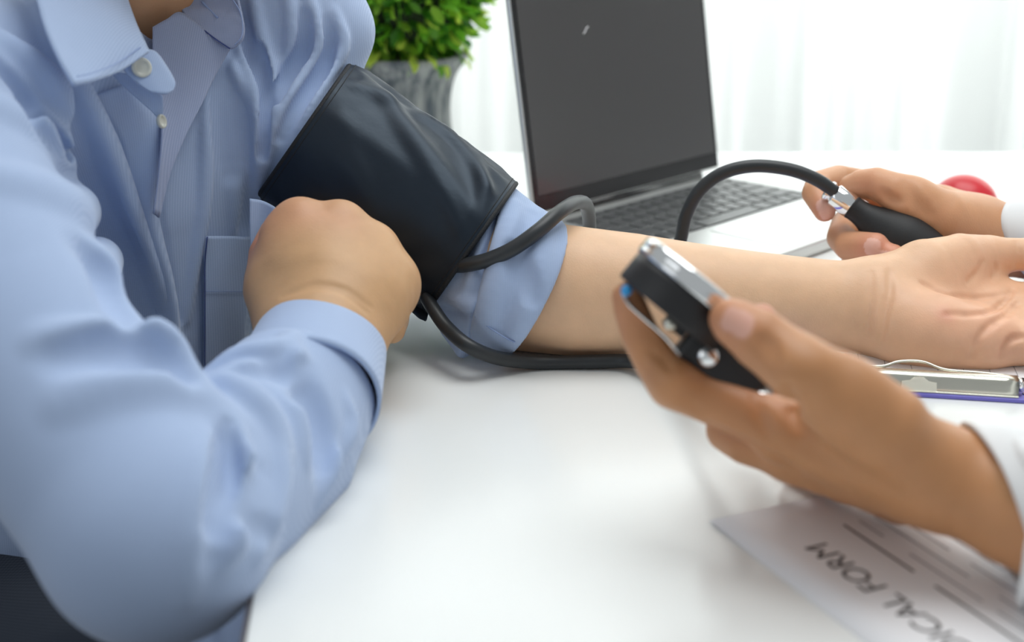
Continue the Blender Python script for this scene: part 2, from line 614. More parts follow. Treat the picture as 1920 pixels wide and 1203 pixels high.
bp = N(nt, 'ShaderNodeBump', Strength=0.6, Distance=0.003)
nt.links.new(no.outputs['Fac'], bp.inputs['Height']); nt.links.new(bp.outputs['Normal'], b.inputs['Normal'])
b.inputs['Roughness'].default_value = 0.7
M['pot'] = m

# sheer curtain: thin white voile that lets the daylight through
m, nt, b = new_mat('white_voile')
b.inputs['Base Color'].default_value = (0.86, 0.88, 0.865, 1); b.inputs['Roughness'].default_value = 0.9
tr = N(nt, 'ShaderNodeBsdfTranslucent'); tr.inputs['Color'].default_value = (0.92, 0.945, 0.93, 1)
tp = N(nt, 'ShaderNodeBsdfTransparent')
m1 = N(nt, 'ShaderNodeMixShader'); m1.inputs[0].default_value = 0.68
m2 = N(nt, 'ShaderNodeMixShader'); m2.inputs[0].default_value = 0.12
nt.links.new(b.outputs[0], m1.inputs[1]); nt.links.new(tr.outputs[0], m1.inputs[2])
nt.links.new(m1.outputs[0], m2.inputs[1]); nt.links.new(tp.outputs[0], m2.inputs[2])
nt.links.new(m2.outputs[0], nt.nodes['Material Output'].inputs['Surface'])
M['voile'] = m
# window and gauge glass
m, nt, b = new_mat('clear_glass')
b.inputs['Base Color'].default_value = (1, 1, 1, 1); b.inputs['Roughness'].default_value = 0.02
b.inputs['Transmission Weight'].default_value = 1.0; b.inputs['IOR'].default_value = 1.1
M['glass'] = m


# ------------------------------------------------------------------ the setting
def W(x, y, z):
    return np.array([x, y, z + TABLE_Z])


tag(box('floor', (0.6, 0.2, -0.02), (6.4, 6.0, 0.04), M['floor']), 'dark grey floor under the white table', 'floor', kind='structure')
# back wall with a wide window opening
wy = 2.62
wl = empty('wall_back', (0.6, wy, 0), 'white wall around the wide window behind the curtains', 'wall'); wl['kind'] = 'structure'
for c, s in (((-1.55, wy, 1.3), (0.9, 0.12, 2.6)), ((2.75, wy, 1.3), (0.9, 0.12, 2.6)), ((0.6, wy, 0.2), (3.4, 0.12, 0.4)), ((0.6, wy, 2.45), (3.4, 0.12, 0.3))):
    box('wall_section', c, s, M['wall'], wl)
wn = empty('window_1', (0.6, wy, 0.4), 'wide white framed window behind the sheer curtains', 'window'); wn['kind'] = 'structure'
for i in range(4):
    x = -1.1 + i * 3.4 / 3
    box('window_mullion', (x if 0 < i < 3 else x + (0.025 if i == 0 else -0.025), wy, 1.35), (0.05, 0.06, 1.9), M['frame'], wn, bevel=0.004)
for z in (0.425, 2.275):
    box('window_rail', (0.6, wy, z), (3.4, 0.06, 0.05), M['frame'], wn, bevel=0.004)
for i in range(3):
    box('pane', (-1.1 + (i + 0.5) * 3.4 / 3, wy, 1.35), (1.07, 0.006, 1.8), M['glass'], wn)

# sheer curtains: four panels of deep soft folds hung from a rail
rail = tube('curtain_rail', [(-1.3, 2.32, 2.42), (0.6, 2.32, 2.42), (2.5, 2.32, 2.42)], 0.012, M['frame'])
tag(rail, 'white rail above the sheer curtains', 'curtain rail')


def curtain(x0, x1, seed, label):
    r = np.random.default_rng(seed)
    n = 220; rows = 26
    x = np.linspace(x0, x1, n)
    base = 0.0
    for wl_, am in ((0.17, 0.030), (0.094, 0.016), (0.26, 0.022), (0.051, 0.005)):
        ph = r.uniform(0, 6.28)
        base = base + am * np.sin(2 * math.pi * (x + 0.02 * np.sin(x * 9 + ph)) / wl_ + ph)
    e_ = np.clip(np.minimum(x - x0, x1 - x) / .05, 0, 1)          # neighbouring panels meet in one line
    base = base * e_ * e_ * (3 - 2 * e_)
    V = []
    for j in range(rows):
        t = j / (rows - 1)
        z = 2.40 - 2.36 * t
        sway = 0.012 * math.sin(3 * t + seed) + 0.01 * t
        V.append(np.stack([x + sway * np.sin(7 * x + seed) * np.sin(math.pi * (x - x0) / (x1 - x0)), 2.32 + base * (0.75 + 0.35 * t) + 0.006 * e_ * np.sin(30 * x + 4 * t), np.full(n, z)], 1))
    V = np.vstack(V)
    idx = np.arange(n * rows).reshape(rows, n)
    Q = np.stack([idx[:-1, :-1], idx[:-1, 1:], idx[1:, 1:], idx[1:, :-1]], -1).reshape(-1, 4)
    o = link('curtain', np_mesh('curtain', V, Q), M['voile'])
    return tag(o, label, 'curtain', 'sheer white curtains across the window')


curtain(-1.25, -0.0705, 1, 'sheer white curtain hanging behind the blue shirted man, left of the plant')
curtain(-0.07, 0.60, 2, 'sheer white curtain hanging behind the laptop screen')
curtain(0.6005, 1.00, 3, 'sheer white curtain with soft grey folds behind the red ball')
curtain(1.0005, 2.45, 5, 'sheer white curtain at the right edge of the window')

# table: white slab with a dark edge band, left edge running away from the camera
tb = empty('table', (0.4, 0.9, 0), 'glossy white table with a thin dark edge', 'table')
cor = [(-0.0915, 0.26), (-0.2035, 1.56), (1.55, 1.575), (1.55, 0.26)]


def slab(name, pts, z0, z1, mat, parent, bevel=0.0):
    bm = bmesh.new()
    b0 = [bm.verts.new((x, y, z0)) for x, y in pts]; b1 = [bm.verts.new((x, y, z1)) for x, y in pts]
    n = len(pts)
    bm.faces.new(b0); bm.faces.new(b1[::-1])
    for i in range(n):
        bm.faces.new((b0[i], b1[i], b1[(i + 1) % n], b0[(i + 1) % n]))
    bmesh.ops.recalc_face_normals(bm, faces=bm.faces)
    if bevel:
        bmesh.ops.bevel(bm, geom=list(bm.edges), offset=bevel, segments=2, affect='EDGES', profile=0.5)
    return link(name, bm_mesh(name, bm), mat, parent)


slab('table_top', cor, TABLE_Z - 0.024, TABLE_Z, M['table'], tb, 0.0012)
for i in range(4):
    a, b = np.array(cor[i]), np.array(cor[(i + 1) % 4])
    d = (b - a) / np.linalg.norm(b - a); nrm = np.array([-d[1], d[0]])
    slab('edge_band', [tuple(a + nrm * 0.0002), tuple(b + nrm * 0.0002), tuple(b + nrm * 0.0022), tuple(a + nrm * 0.0022)],
         TABLE_Z - 0.0245, TABLE_Z - 0.0008, M['table_edge'], tb)
for x, y in ((0.0, 0.36), (-0.08, 1.48), (1.45, 1.49), (1.45, 0.36)):
    box('leg', (x, y, (TABLE_Z - 0.024) / 2), (0.05, 0.05, TABLE_Z - 0.024), M['frame'], tb, bevel=0.003)


# ------------------------------------------------------------------ the patient
def mesh_of(name, parts, mat, parent, colors=None):
    V, Q = join_arrays(parts)
    me = np_mesh(name, V, Q)
    o = link(name, me, mat, parent)
    if colors is not None:
        add_color(me, 'skin', colors(V))
    return o


def bbox_mesh(blob, h, pad=0.006, relax=2, clip=None):
    lo = np.min([b[0] for b in (blob.bounds(o) for o in blob.ops if o[4] == 'u') if b is not None], 0) - pad
    hi = np.max([b[1] for b in (blob.bounds(o) for o in blob.ops if o[4] == 'u') if b is not None], 0) + pad
    if clip is not None:
        lo = np.maximum(lo, clip[0]); hi = np.minimum(hi, clip[1])
    return blob.mesh('', lo, hi, h, relax)


def skin_colors(base, spots, nails=()):
    """skin tone at each vertex: base, flushed, darker and paler spots (point, radius, colour, amount), pale nails (point, normal, size)"""
    base = np.array(base)

    def f(V):
        C = np.tile(base, (len(V), 1))
        for p, r, col, a in spots:
            w = a * np.exp(-((V - p) ** 2).sum(1) / (r * r))
            C = C * (1 - w[:, None]) + np.array(col) * w[:, None]
        for p, ax, sx, sy, col in nails:
            q = V - p
            u = q @ ax[0]; v = q @ ax[1]; w_ = q @ ax[2]
            e = (u / sx) ** 4 + (v / sy) ** 4
            w = np.clip((1.15 - e) / 0.3, 0, 1) * (w_ > -0.006)
            C = C * (1 - w[:, None]) + np.array(col) * w[:, None]
        return C
    return f


person = empty('person', (-0.31, 0.95, 0), 'seated man in a light blue shirt with one arm stretched out on the table', 'person')

# --- left forearm and open hand, palm up on the table
arm = Blob()
def fa(px, py, r): return (px, py, depth_for(py, r * 0.97), r)
rows = [(905, 480, 0.975, 0.040), fa(985, 535, 0.0445), fa(1080, 546, 0.0435), fa(1180, 553, 0.0415), fa(1300, 562, 0.038), fa(1420, 568, 0.0345), fa(1540, 573, 0.0315), fa(1645, 576, 0.0297)]
p, r = chain_px(rows)
arm.limb(p, r, 0.01)
wr = P(1650, 576, 0.962)
MC = {'index': ((1700, 545, .978, .019), (1800, 556, .986, .0155), (1925, 566, .985, .0130)),
      'middle': ((1700, 572, .968, .019), (1810, 582, .968, .016), (1945, 592, .966, .014)),
      'ring': ((1700, 598, .953, .019), (1810, 612, .950, .016), (1942, 626, .945, .0135)),
      'pinky': ((1695, 614, .940, .021), (1800, 633, .936, .0172), (1915, 646, .930, .0132))}
for k_, v in MC.items():
    p, r = chain_px(((1640, 576, .962, .027),) + v)
    arm.limb(p, r, 0.009 if k_ == 'index' else 0.014)
# hypothenar and thenar pads
arm.limb(*chain_px([(1700, 612, .940, .0215), (1760, 625, .934, .0220), (1840, 640, .930, .0165)]), k=0.016)
arm.limb(*chain_px([(1668, 552, .972, .020), (1735, 512, .972, .0235), (1800, 489, .981, .0185), (1850, 480, .992, .0135)]), k=0.018)
# thumb
arm.limb(*chain_px([(1800, 486, .985, .0155), (1850, 478, .992, .0125), (1915, 477, .992, .0115), (1950, 476, .990, .0118), (2000, 472, .985, .0098)]), k=0.006)
# web between thumb and index
arm.limb(*chain_px([(1785, 538, .990, .012), (1845, 548, .994, .008)]), k=0.010)
# fingers, gently curled, running out of the frame
FN = {'index': ((1925, 566, .985, .0122), (2010, 540, .975, .0105), (2068, 545, .955, .0095), (2105, 560, .940, .0080)),
      'middle': ((1945, 592, .966, .0120), (2040, 575, .950, .0105), (2100, 578, .928, .0095), (2138, 594, .912, .0080)),
      'ring': ((1942, 626, .945, .0118), (2030, 612, .928, .0103), (2088, 612, .906, .0092), (2122, 628, .892, .0078)),
      'pinky': ((1915, 646, .930, .0118), (1988, 646, .910, .0100), (2030, 640, .893, .0090), (2058, 648, .880, .0074))}
for k_, v in FN.items():
    arm.limb(*chain_px(v), k=0.005)
base_arm = Blob(); base_arm.ops = list(arm.ops)
cre = []
for pix, rr, hh in (([(1730, 530), (1770, 548), (1820, 557), (1865, 553), (1893, 545)], .0017, .0021),
                    ([(1775, 588), (1825, 588), (1865, 578), (1890, 556), (1899, 540)], .0019, .0026),
                    ([(1822, 668), (1838, 630), (1860, 606), (1888, 588), (1908, 568)], .0019, .0026),
                    ([(1880, 668), (1888, 648), (1902, 634), (1925, 630)], .0020, .0030),
                    ([(1668, 508), (1669, 545), (1660, 590), (1652, 632)], .0018, .0017),
                    ([(1660, 560), (1655, 600), (1648, 640)], .0014, .0010),
                    ([(1634, 510), (1632, 560), (1625, 620)], .0016, .0005),
                    ([(1815, 528), (1832, 512), (1845, 490)], .0014, .0008),
                    ([(1860, 520), (1868, 508), (1866, 498)], .0014, .0009),
                    ([(1906, 455), (1910, 475), (1908, 500)], .0014, .0009)):
    cre.append(base_arm.fold(pix, rr, hh, k=0.0035, mode='s'))
arm.ops += cre

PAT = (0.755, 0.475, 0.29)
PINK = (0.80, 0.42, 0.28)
spots_arm = [(P(1760, 600, .91), .05, PINK, .45), (P(1850, 560, .93), .04, PINK, .4), (P(1900, 480, .96), .035, PINK, .5), (P(1900, 620, .90), .04, PINK, .45),
             (P(1772, 592, .915), .006, (0.62, 0.20, 0.15), .45), (P(1300, 520, .93), .12, (0.81, 0.54, 0.35), .5)]
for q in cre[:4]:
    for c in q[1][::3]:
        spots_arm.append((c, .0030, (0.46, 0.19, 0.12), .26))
armV = bbox_mesh(arm, 0.0013)

# --- right hand: closed fist, back of the hand towards the camera, tucked under the other arm
fist = Blob()
wrist = (602, 650, .842, .029)
fist.limb(*chain_px([(520, 770, .79, .031), (570, 705, .818, .029), wrist]), k=0.01, squash=((1, 0, 0), 1.12))
KN = {'index': (562, 416, .888, .0135), 'middle': (640, 420, .893, .0135), 'ring': (702, 464, .890, .0130), 'pinky': (737, 524, .880, .0125)}
for k_, kn in KN.items():
    mid = (wrist[0] + (kn[0] - wrist[0]) * .55, wrist[1] + (kn[1] - wrist[1]) * .55, .862, .0175)
    fist.limb(*chain_px([(wrist[0] + (kn[0] - 640) * .22, wrist[1] - 10, .848, .022), mid, kn]), k=0.022)
fist.limb(*chain_px([(560, 600, .862, .020), (530, 520, .875, .019), (535, 455, .885, .016)]), k=0.02)       # first web muscle
fist.limb(*chain_px([(640, 580, .862, .021), (705, 560, .872, .020), (725, 550, .88, .017)]), k=0.02)       # ulnar side
fist.ball(P(622, 510, .884), (.035, .026, .026), k=0.02)
fist.limb(*chain_px([(575, 475, .886, .012), (640, 475, .888, .012), (690, 512, .886, .012)]), k=0.02)
for k_, (x, y, d, r) in KN.items():                                   # fingers fold away under the arm
    fist.limb(*chain_px([(x, y, d, r * .93), (x + 6, y + 22, d + .045, .0105), (x + 2, y + 75, d + .050, .0098), (x - 2, y + 95, d + .030, .0085)]), k=0.005)
    fist.ball(P(x, y - 2, d - .004), (.0115, .0115, .0115), k=0.008)
fist.limb(*chain_px([(545, 612, .852, .019), (508, 548, .874, .0165), (503, 478, .905, .0125), (516, 438, .930, .0105), (535, 410, .95, .009)]), k=0.01)   # thumb
base_f = Blob(); base_f.ops = list(fist.ops)
for pix, rr, hh in (([(530, 555), (585, 540), (640, 548), (690, 585)], .0012, .0004), ([(540, 548), (590, 532), (645, 541), (695, 575)], .0012, .0003)):
    fist.ops.append(base_f.fold(pix, rr, hh, k=0.003 if rr < .002 else 0.008, mode='s'))
fistV = bbox_mesh(fist, 0.0014)

# --- neck, head and trunk under the shirt
LAT = np.array([0.66, 0.75, 0]); FWD = np.array([0.75, -0.66, 0])
trunk = Blob()
nb = P(232, 105, 1.0)
trunk.limb([W(-0.32, .93, -.45), W(-0.315, .94, -.1), W(-0.305, .95, .10)], [.09, .088, .075], 0.03, squash=(LAT, 1.5))
trunk.limb([W(-0.20, 1.02, .13), W(-.30, .98, .150), W(-.35, .80, .14)], [.045, .045, .05], 0.03)
trunk.limb([nb - np.array([.01, -.01, .05]), nb, nb + np.array([.015, -.012, .07]), nb + np.array([.03, -.025, .13])], [.060, .056, .054, .056], 0.02)
hc = nb + np.array([.055, -.035, .20])
trunk.ball(hc, (.098, .075, .118), np.stack([FWD, LAT, [0, 0, 1]]), 0.03)
trunk.limb([hc + FWD * .06 - np.array([0, 0, .085]), hc + FWD * .075 - np.array([0, 0, .045])], [.035, .03], 0.03)     # jaw and chin
trunk.limb([hc + FWD * .094 + np.array([0, 0, .01]), hc + FWD * .112 - np.array([0, 0, .03])], [.008, .014], 0.012)   # nose
trunk.limb([hc + FWD * .096 - LAT * .02 - np.array([0, 0, .062]), hc + FWD * .096 + LAT * .02 - np.array([0, 0, .062])], [.008, .008], 0.008)
for s_ in (-1, 1):
    trunk.ball(hc + LAT * .078 * s_ - FWD * .005 - np.array([0, 0, .01]), (.02, .009, .032), np.stack([FWD, LAT, [0, 0, 1]]), 0.008)
    trunk.ball(hc + FWD * .104 + LAT * .032 * s_ + np.array([0, 0, .012]), (.014, .018, .010), np.stack([FWD, LAT, [0, 0, 1]]), 0.012, 's')
    trunk.ball(hc + FWD * .085 + LAT * .032 * s_ + np.array([0, 0, .011]), (.012, .012, .012), k=0.003)
trunk.limb([W(-.34, .79, .15), W(-.25, .675, .08), P(285, 1035, .655), P(455, 850, .745), P(560, 720, .81)], [.05, .047, .042, .037, .031], 0.02)
trunk.limb([W(-.19, 1.03, .14), P(570, 245, 1.01), P(882, 465, .985), P(985, 535, .955)], [.05, .041, .038, .034], 0.02)
trunkV = bbox_mesh(trunk, 0.0055)

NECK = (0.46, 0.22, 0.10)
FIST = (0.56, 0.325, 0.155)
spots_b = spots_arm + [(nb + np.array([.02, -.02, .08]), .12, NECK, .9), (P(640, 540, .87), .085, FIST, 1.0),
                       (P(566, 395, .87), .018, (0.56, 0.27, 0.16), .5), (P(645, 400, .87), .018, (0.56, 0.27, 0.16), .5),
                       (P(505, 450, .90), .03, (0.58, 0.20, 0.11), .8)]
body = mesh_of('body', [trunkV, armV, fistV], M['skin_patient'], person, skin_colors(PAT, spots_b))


def face(hc_, fw, lt, parent):
    """eyes, brows and lips of a head"""
    z_ = np.array([0, 0, 1.0])
    for s__ in (-1, 1):
        e = hc_ + fw * .0865 + lt * .032 * s__ + z_ * .011
        Me = Vector(fw).to_track_quat('Z', 'Y').to_matrix().to_4x4(); Me.translation = Vector(e)
        link('eye', lathe_mesh('eye', [(.0118 * math.sin(a), .0118 * math.cos(a)) for a in np.linspace(.01, 1.5, 10)], 24, Me), M['eye'], parent)
        link('iris', lathe_mesh('iris', [(.0001, .0123), (.0030, .0122), (.0056, .0113)], 20, Me), M['hair'], parent)
        for dz, rr in ((.0075, .0022), (-.0065, .0016)):
            tube('eyelid', spline([e + fw * .004 - lt * .014 * s__, e + fw * .0105 + z_ * dz, e + fw * .001 + lt * .015 * s__], 5), rr, M['lid'], parent, 8)
        tube('eyebrow', spline([e + fw * .013 - lt * .013 * s__ + z_ * .018, e + fw * .012 + z_ * .022, e - fw * .002 + lt * .020 * s__ + z_ * .017], 5), [.0022] * 3 + [.0026] * 5 + [.0012] * 3, M['hair'], parent, 8)
    for dz in (-.0595, -.0655):
        tube('lip', spline([hc_ + fw * .092 - lt * .022 + z_ * -.0625, hc_ + fw * .1035 - lt * .008 + z_ * dz, hc_ + fw * .1035 + lt * .008 + z_ * dz, hc_ + fw * .092 + lt * .022 + z_ * -.0625], 5), .0034, M['lip'], parent, 8)


face(hc, FWD, LAT, body)
hair = Blob()
hair.ball(hc + np.array([0, 0, .022]) - FWD * .012, (.104, .083, .112), np.stack([FWD, LAT, [0, 0, 1]]), 0.01)
hair.ball(hc + FWD * .075 - np.array([0, 0, .03]), (.07, .09, .085), np.stack([FWD, LAT, [0, 0, 1]]), 0.015, 's')
hair.half(hc - np.array([0, 0, .06]), (0, 0, -1), 0.01)
mesh_of('hair', [bbox_mesh(hair, 0.004)], M['hair'], person)

# --- shirt
SHOULDER_R = W(-.345, .785, .165)
sh = Blob()
sh.limb([W(-0.33, .93, -.42), W(-0.318, .945, -.1), W(-0.31, .95, .085)], [.117, .113, .100], 0.03, squash=(LAT, 1.55))
sh.limb([W(-.185, 1.035, .145), W(-.285, .975, .178), SHOULDER_R], [.060, .062, .068], 0.05)
sh.limb([SHOULDER_R, W(-.25, .675, .092), P(292, 992, .662)], [.072, .056, .053], 0.03)
sh.limb([P(292, 992, .662), P(455, 852, .745), P(575, 715, .81)], [.053, .048, .041], 0.008)
sh.limb([P(400, 940, .715), P(520, 850, .765), P(585, 760, .80)], [.046, .042, .034], 0.012)
sh.limb([W(-.185, 1.035, .145), P(570, 245, 1.01), P(882, 465, .985), P(930, 500, .97)], [.060, .0475, .0455, .045], 0.025)
sh.ball(P(585, 60, 1.015), (.045, .04, .035), k=0.03)
sh.limb([P(440, -40, 1.015), P(520, -30, 1.015)], [.05, .05], 0.03)
sh.limb([nb + np.array([.0, .0, .0]), nb + np.array([.03, -.025, .13])], [.058, .064], 0.012, 's')          # neck opening
shirt_base = Blob(); shirt_base.ops = list(sh.ops)
torso = Blob(); torso.ops = [sh.ops[0], sh.ops[1]]
torso.limb([W(-.185, 1.035, .145), P(570, 245, 1.01), P(700, 340, 1.0)], [.060, .0475, .046], 0.025)
torso.ops += sh.ops[6:8]
F = shirt_base.fold
RIDGES = [
    # near sleeve
    ([(-40, 320), (60, 345), (122, 372), (165, 415), (190, 465), (204, 515), (212, 565)], .018, .0055),
    ([(-40, 180), (60, 232), (110, 278), (148, 335), (165, 392)], .016, .0065),
    ([(-40, 40), (60, 128), (100, 188), (130, 243), (140, 300)], .011, .010),
    ([(80, 632), (160, 637), (240, 641), (290, 651), (332, 695), (368, 735)], .014, .010),
    ([(130, 745), (220, 708), (300, 706), (360, 735), (430, 780)], .018, .007),
    ([(438, 790), (456, 860), (458, 930), (440, 1010), (420, 1060)], .008, .006),
    ([(402, 820), (388, 900), (370, 980), (352, 1060), (350, 1120)], .010, .005),
    ([(520, 790), (530, 880), (515, 970), (485, 1050)], .007, .0035),
    ([(545, 627), (562, 680), (588, 730), (610, 800), (622, 870), (600, 940)], .008, .006),
    ([(390, 692), (450, 668), (515, 655), (548, 628)], .007, .005),
    ([(395, 706), (460, 690), (520, 712), (560, 780), (575, 860)], .008, .004),
    ([(370, 722), (430, 722), (500, 770), (538, 840)], .009, .005),
    ([(650, 740), (660, 800), (640, 860)], .006, .003),
]
CHEST = [
    # chest, near side
    ([(70, -20), (110, 110), (142, 168), (174, 240), (205, 320), (232, 400), (260, 470), (290, 540), (316, 600), (322, 670)], .011, .0105),
        # chest, far side
    ([(445, 60), (458, 115), (470, 155), (481, 195), (486, 250), (486, 330), (474, 420)], .0065, .0055),
    ([(424, 98), (440, 140), (458, 175), (482, 208)], .005, .0045),
    ([(468, -40), (484, 40), (497, 95), (512, 140), (517, 180), (514, 240), (496, 305), (480, 360)], .0065, .006),
    ([(566, -40), (588, 30), (597, 70), (578, 120), (545, 182), (512, 235), (490, 300)], .0065, .0065),
    ([(628, 20), (642, 78), (622, 122), (592, 182), (560, 240)], .006, .006),
    ([(391, 150), (389, 213), (385, 280), (380, 380), (366, 480), (350, 600)], .006, .0045),
    ([(530, -40), (548, 30), (548, 90), (530, 140)], .006, .004),
    ([(425, 190), (436, 270), (440, 360), (436, 440)], .008, .003),
]
VALLEYS = [
    ([(-30, 85), (50, 183), (90, 250), (112, 290)], .008, .009),
    ([(150, 462), (190, 500), (217, 552), (224, 600)], .014, .007),
    ([(110, 672), (200, 664), (280, 674), (328, 712)], .014, .006),
    ([(425, 800), (430, 860), (424, 920), (404, 985)], .006, .015),
    ([(572, 690), (597, 760), (607, 830), (598, 890)], .010, .006),
    ([(490, 700), (540, 700), (575, 735), (594, 800)], .010, .003),
    ([(500, 1000), (470, 960), (490, 880)], .010, .003),
]
CHEST_V = [
    ([(120, 200), (150, 300), (182, 395), (228, 500), (262, 590), (280, 650)], .014, .009),
    ([(303, 165), (303, 240), (292, 330), (286, 405)], .005, .014),
    ([(430, 101), (390, 158), (353, 207), (321, 266), (306, 320), (298, 390), (312, 480), (335, 600)], .005, .003),
    ([(488, 90), (500, 150), (501, 220), (494, 290)], .006, .005),
    ([(572, 30), (570, 90), (545, 140), (520, 190)], .007, .006),
    ([(612, 40), (616, 90), (600, 140), (560, 200), (530, 260)], .006, .006),
    ([(455, 30), (470, 100), (484, 160)], .005, .004),
    ([(410, 150), (425, 230), (430, 320)], .012, .003),
]
ops = [F(p_, r_, min(h_ * 1.45, r_ * 1.25), k=r_ * .6) for p_, r_, h_ in RIDGES] + [F(p_, r_, min(h_ * 1.2, r_ * .95), k=r_ * .7, mode='s') for p_, r_, h_ in VALLEYS]
ops += [torso.fold(p_, r_, min(h_ * 1.5, r_ * 1.2), k=r_ * .6) for p_, r_, h_ in CHEST] + [torso.fold(p_, r_, min(h_ * 1.3, r_ * .95), k=r_ * .7, mode='s') for p_, r_, h_ in CHEST_V]
cur = Blob(); cur.ops = sh.ops + ops                       # deep creases, cut into the folds as they now stand
ops += [cur.fold([(-30, 100), (20, 150), (60, 200), (95, 255), (112, 290)], .0075, .0085, k=.005, mode='s'), cur.fold([(427, 815), (432, 855), (431, 900), (424, 945)], .0035, .0085, k=.003, mode='s'), cur.fold([(425, 830), (422, 900), (410, 970), (395, 1040)], .010, .003, k=.008, mode='s'),
        cur.fold([(165, 470), (192, 510), (210, 560), (218, 600)], .012, .006, k=.008, mode='s'), cur.fold([(455, 700), (520, 705), (565, 745), (590, 810), (596, 870)], .008, .004, k=.006, mode='s')]
sh.half(P(566, 736, .800), P(600, 640, .85) - P(540, 760, .785), 0.003, .06)       # sleeve stops at the near cuff
sh.half(P(905, 482, .98), P(905, 482, .98) - P(820, 422, .99), 0.003, .08)
sh.ops += ops
shirt = mesh_of('shirt', [bbox_mesh(sh, 0.0021, clip=(np.array([-.50, -9, TABLE_Z - .24]), np.array([9, 9, 9])), relax=2)], M['shirt'], person)
body_fit = shirt_base            # the surface the trimmings are laid on


def laid(rows, lift=0.002, surf=None):
    """grid of pixels laid on the shirt and lifted off it (lift may be given for each point as a third value)"""
    surf = surf or sh
    g = []
    for r_ in rows:
        pix = np.array([q[:2] for q in r_], float)
        q, nn = surf.trace(pix)
        lf = np.array([q_[2] if len(q_) > 2 else lift for q_ in r_])
        g.append(q + nn * lf[:, None])
    return np.array(g)


def grid_px(rows):
    return np.array([[P(*q) for q in r_] for r_ in rows])


# breast pocket, its mouth standing open on the far side
cols = (374, 395, 418, 440)
pk = laid([[(x, y, lf + .0035) for x, lf in zip(cols, l_)] for y, l_ in ((441, (.003, .003, .006, .009)), (490, (.001, .003, .005, .007)), (545, (.001, .003, .004, .005)), (620, (.001, .002, .003, .004)), (700, (.001, .002, .003, .003)))], surf=torso)
ext = []
for j, (a, b) in enumerate([((484, 428), (520, 392)), ((478, 486), (501, 478)), ((472, 545), (491, 540)), ((458, 612), (468, 607)), ((450, 705), (458, 700))]):
    dd = (pk[j][3] - CAM) @ AX
    ext.append(np.vstack([pk[j], P(*a, dd + .006)[None], P(*b, dd + .018)[None]]))
pocket = sheet('pocket', ext, M['shirt'], shirt, 8, 0.0012)
sheet('pocket_lining', grid_px([[(468, 372, .935), (492, 376, .938), (512, 386, .935), (519, 393, .926)], [(468, 410, .935), (488, 415, .938), (503, 420, .936), (508, 425, .928)], [(470, 470, .935), (484, 475, .937), (494, 478, .935), (497, 482, .93)]]), M['shirt'], shirt, 6, 0.0008)
st, _n = np.array([g for g in ext[2]]), None
tube('pocket_stitching', spline(ext[2][:4], 8) + np.array([.0012, -.0012, .0006]), 0.0003, M['thread'], shirt, 6)
tube('pocket_edge_stitching', spline(np.array(ext)[:, 0], 8) + np.array([.0006, -.001, 0]), 0.0004, M['seam'], shirt, 6)

# near front panel, its free edge standing proud of the gap
pe = [(228, 146), (268, 190), (293, 232), (298, 272), (289, 330), (281, 388), (292, 445), (310, 520), (322, 600), (322, 690)]
pm = [(205, 165), (240, 205), (264, 245), (272, 285), (266, 340), (262, 395), (276, 452), (297, 525), (311, 602), (312, 690)]
pi_ = [(175, 180), (205, 225), (226, 265), (236, 305), (240, 355), (242, 405), (258, 462), (280, 530), (298, 605), (300, 690)]
sheet('front_panel', laid([[(*a_, -.001), (*b_, .010), (*c_, .0075)] for a_, b_, c_ in zip(pi_, pm, pe)], surf=torso), M['shirt'], shirt, 6, .0016)

# collar: near leaf folded down over the shirt
collar = sheet('collar', grid_px([
    [(20, -120, .86), (120, -150, .90), (190, -120, .925), (225, -60, .93)],
    [(60, -30, .815), (130, -50, .845), (195, -35, .875), (232, -20, .895)],
    [(84, 50, .790), (140, 40, .812), (205, 30, .842), (252, 40, .870)],
    [(110, 110, .778), (155, 105, .798), (220, 85, .830), (268, 75, .858)],
    [(138, 160, .775), (178, 151, .794), (226, 133, .824), (279, 97, .852)]]), M['shirt'], shirt, 8, 0.0022)
tube('collar_stitching', spline(grid_px([[(148, 145, .7775), (180, 137, .792), (224, 119, .822), (266, 90, .850)]])[0] - AX * .003, 8), 0.0003, M['thread'], shirt, 6)
# collar stand tab with its button
sheet('collar_stand', grid_px([
    [(225, 120, .858), (255, 100, .864), (284, 95, .870), (300, 108, .872)],
    [(240, 140, .856), (268, 122, .861), (300, 120, .866), (319, 138, .868)],
    [(262, 160, .856), (285, 148, .859), (310, 146, .863), (328, 158, .865)],
    [(282, 172, .857), (300, 176, .858), (314, 176, .860), (324, 170, .863)]]), M['shirt'], shirt, 6, 0.002)
# underside strip between stand and near panel
sheet('placket_facing', grid_px([
    [(205, 135, .868), (245, 140, .870), (285, 165, .872), (305, 180, .874)],
    [(235, 165, .869), (265, 175, .872), (292, 195, .875), (306, 205, .877)],
    [(265, 190, .871), (284, 208, .875), (298, 225, .878), (304, 235, .880)]]), M['shirt'], shirt, 6, 0.001)
bt_c = P(265, 127, .857)
bt_n = (CAM - bt_c); bt_n = bt_n / np.linalg.norm(bt_n) + np.array([.25, 0, .2]); bt_n /= np.linalg.norm(bt_n)


def button(c, n, r, parent):
    Mx = Vector(n).to_track_quat('Z', 'Y').to_matrix().to_4x4(); Mx.translation = Vector(c)
    me = lathe_mesh('button', [(0.0001, 0.0010), (r * .5, 0.0009), (r * .62, 0.0013), (r * .8, 0.0022), (r * .95, 0.0018), (r, 0.0008), (r * .9, -.0004), (0.0001, -.0006)], 28, Mx)
    o = link('button', me, M['button'], parent)
    return o


button(bt_c, bt_n, 0.0062, shirt)
button(P(301, 228, .876), np.array([.9, -.3, .2]), 0.0045, shirt)
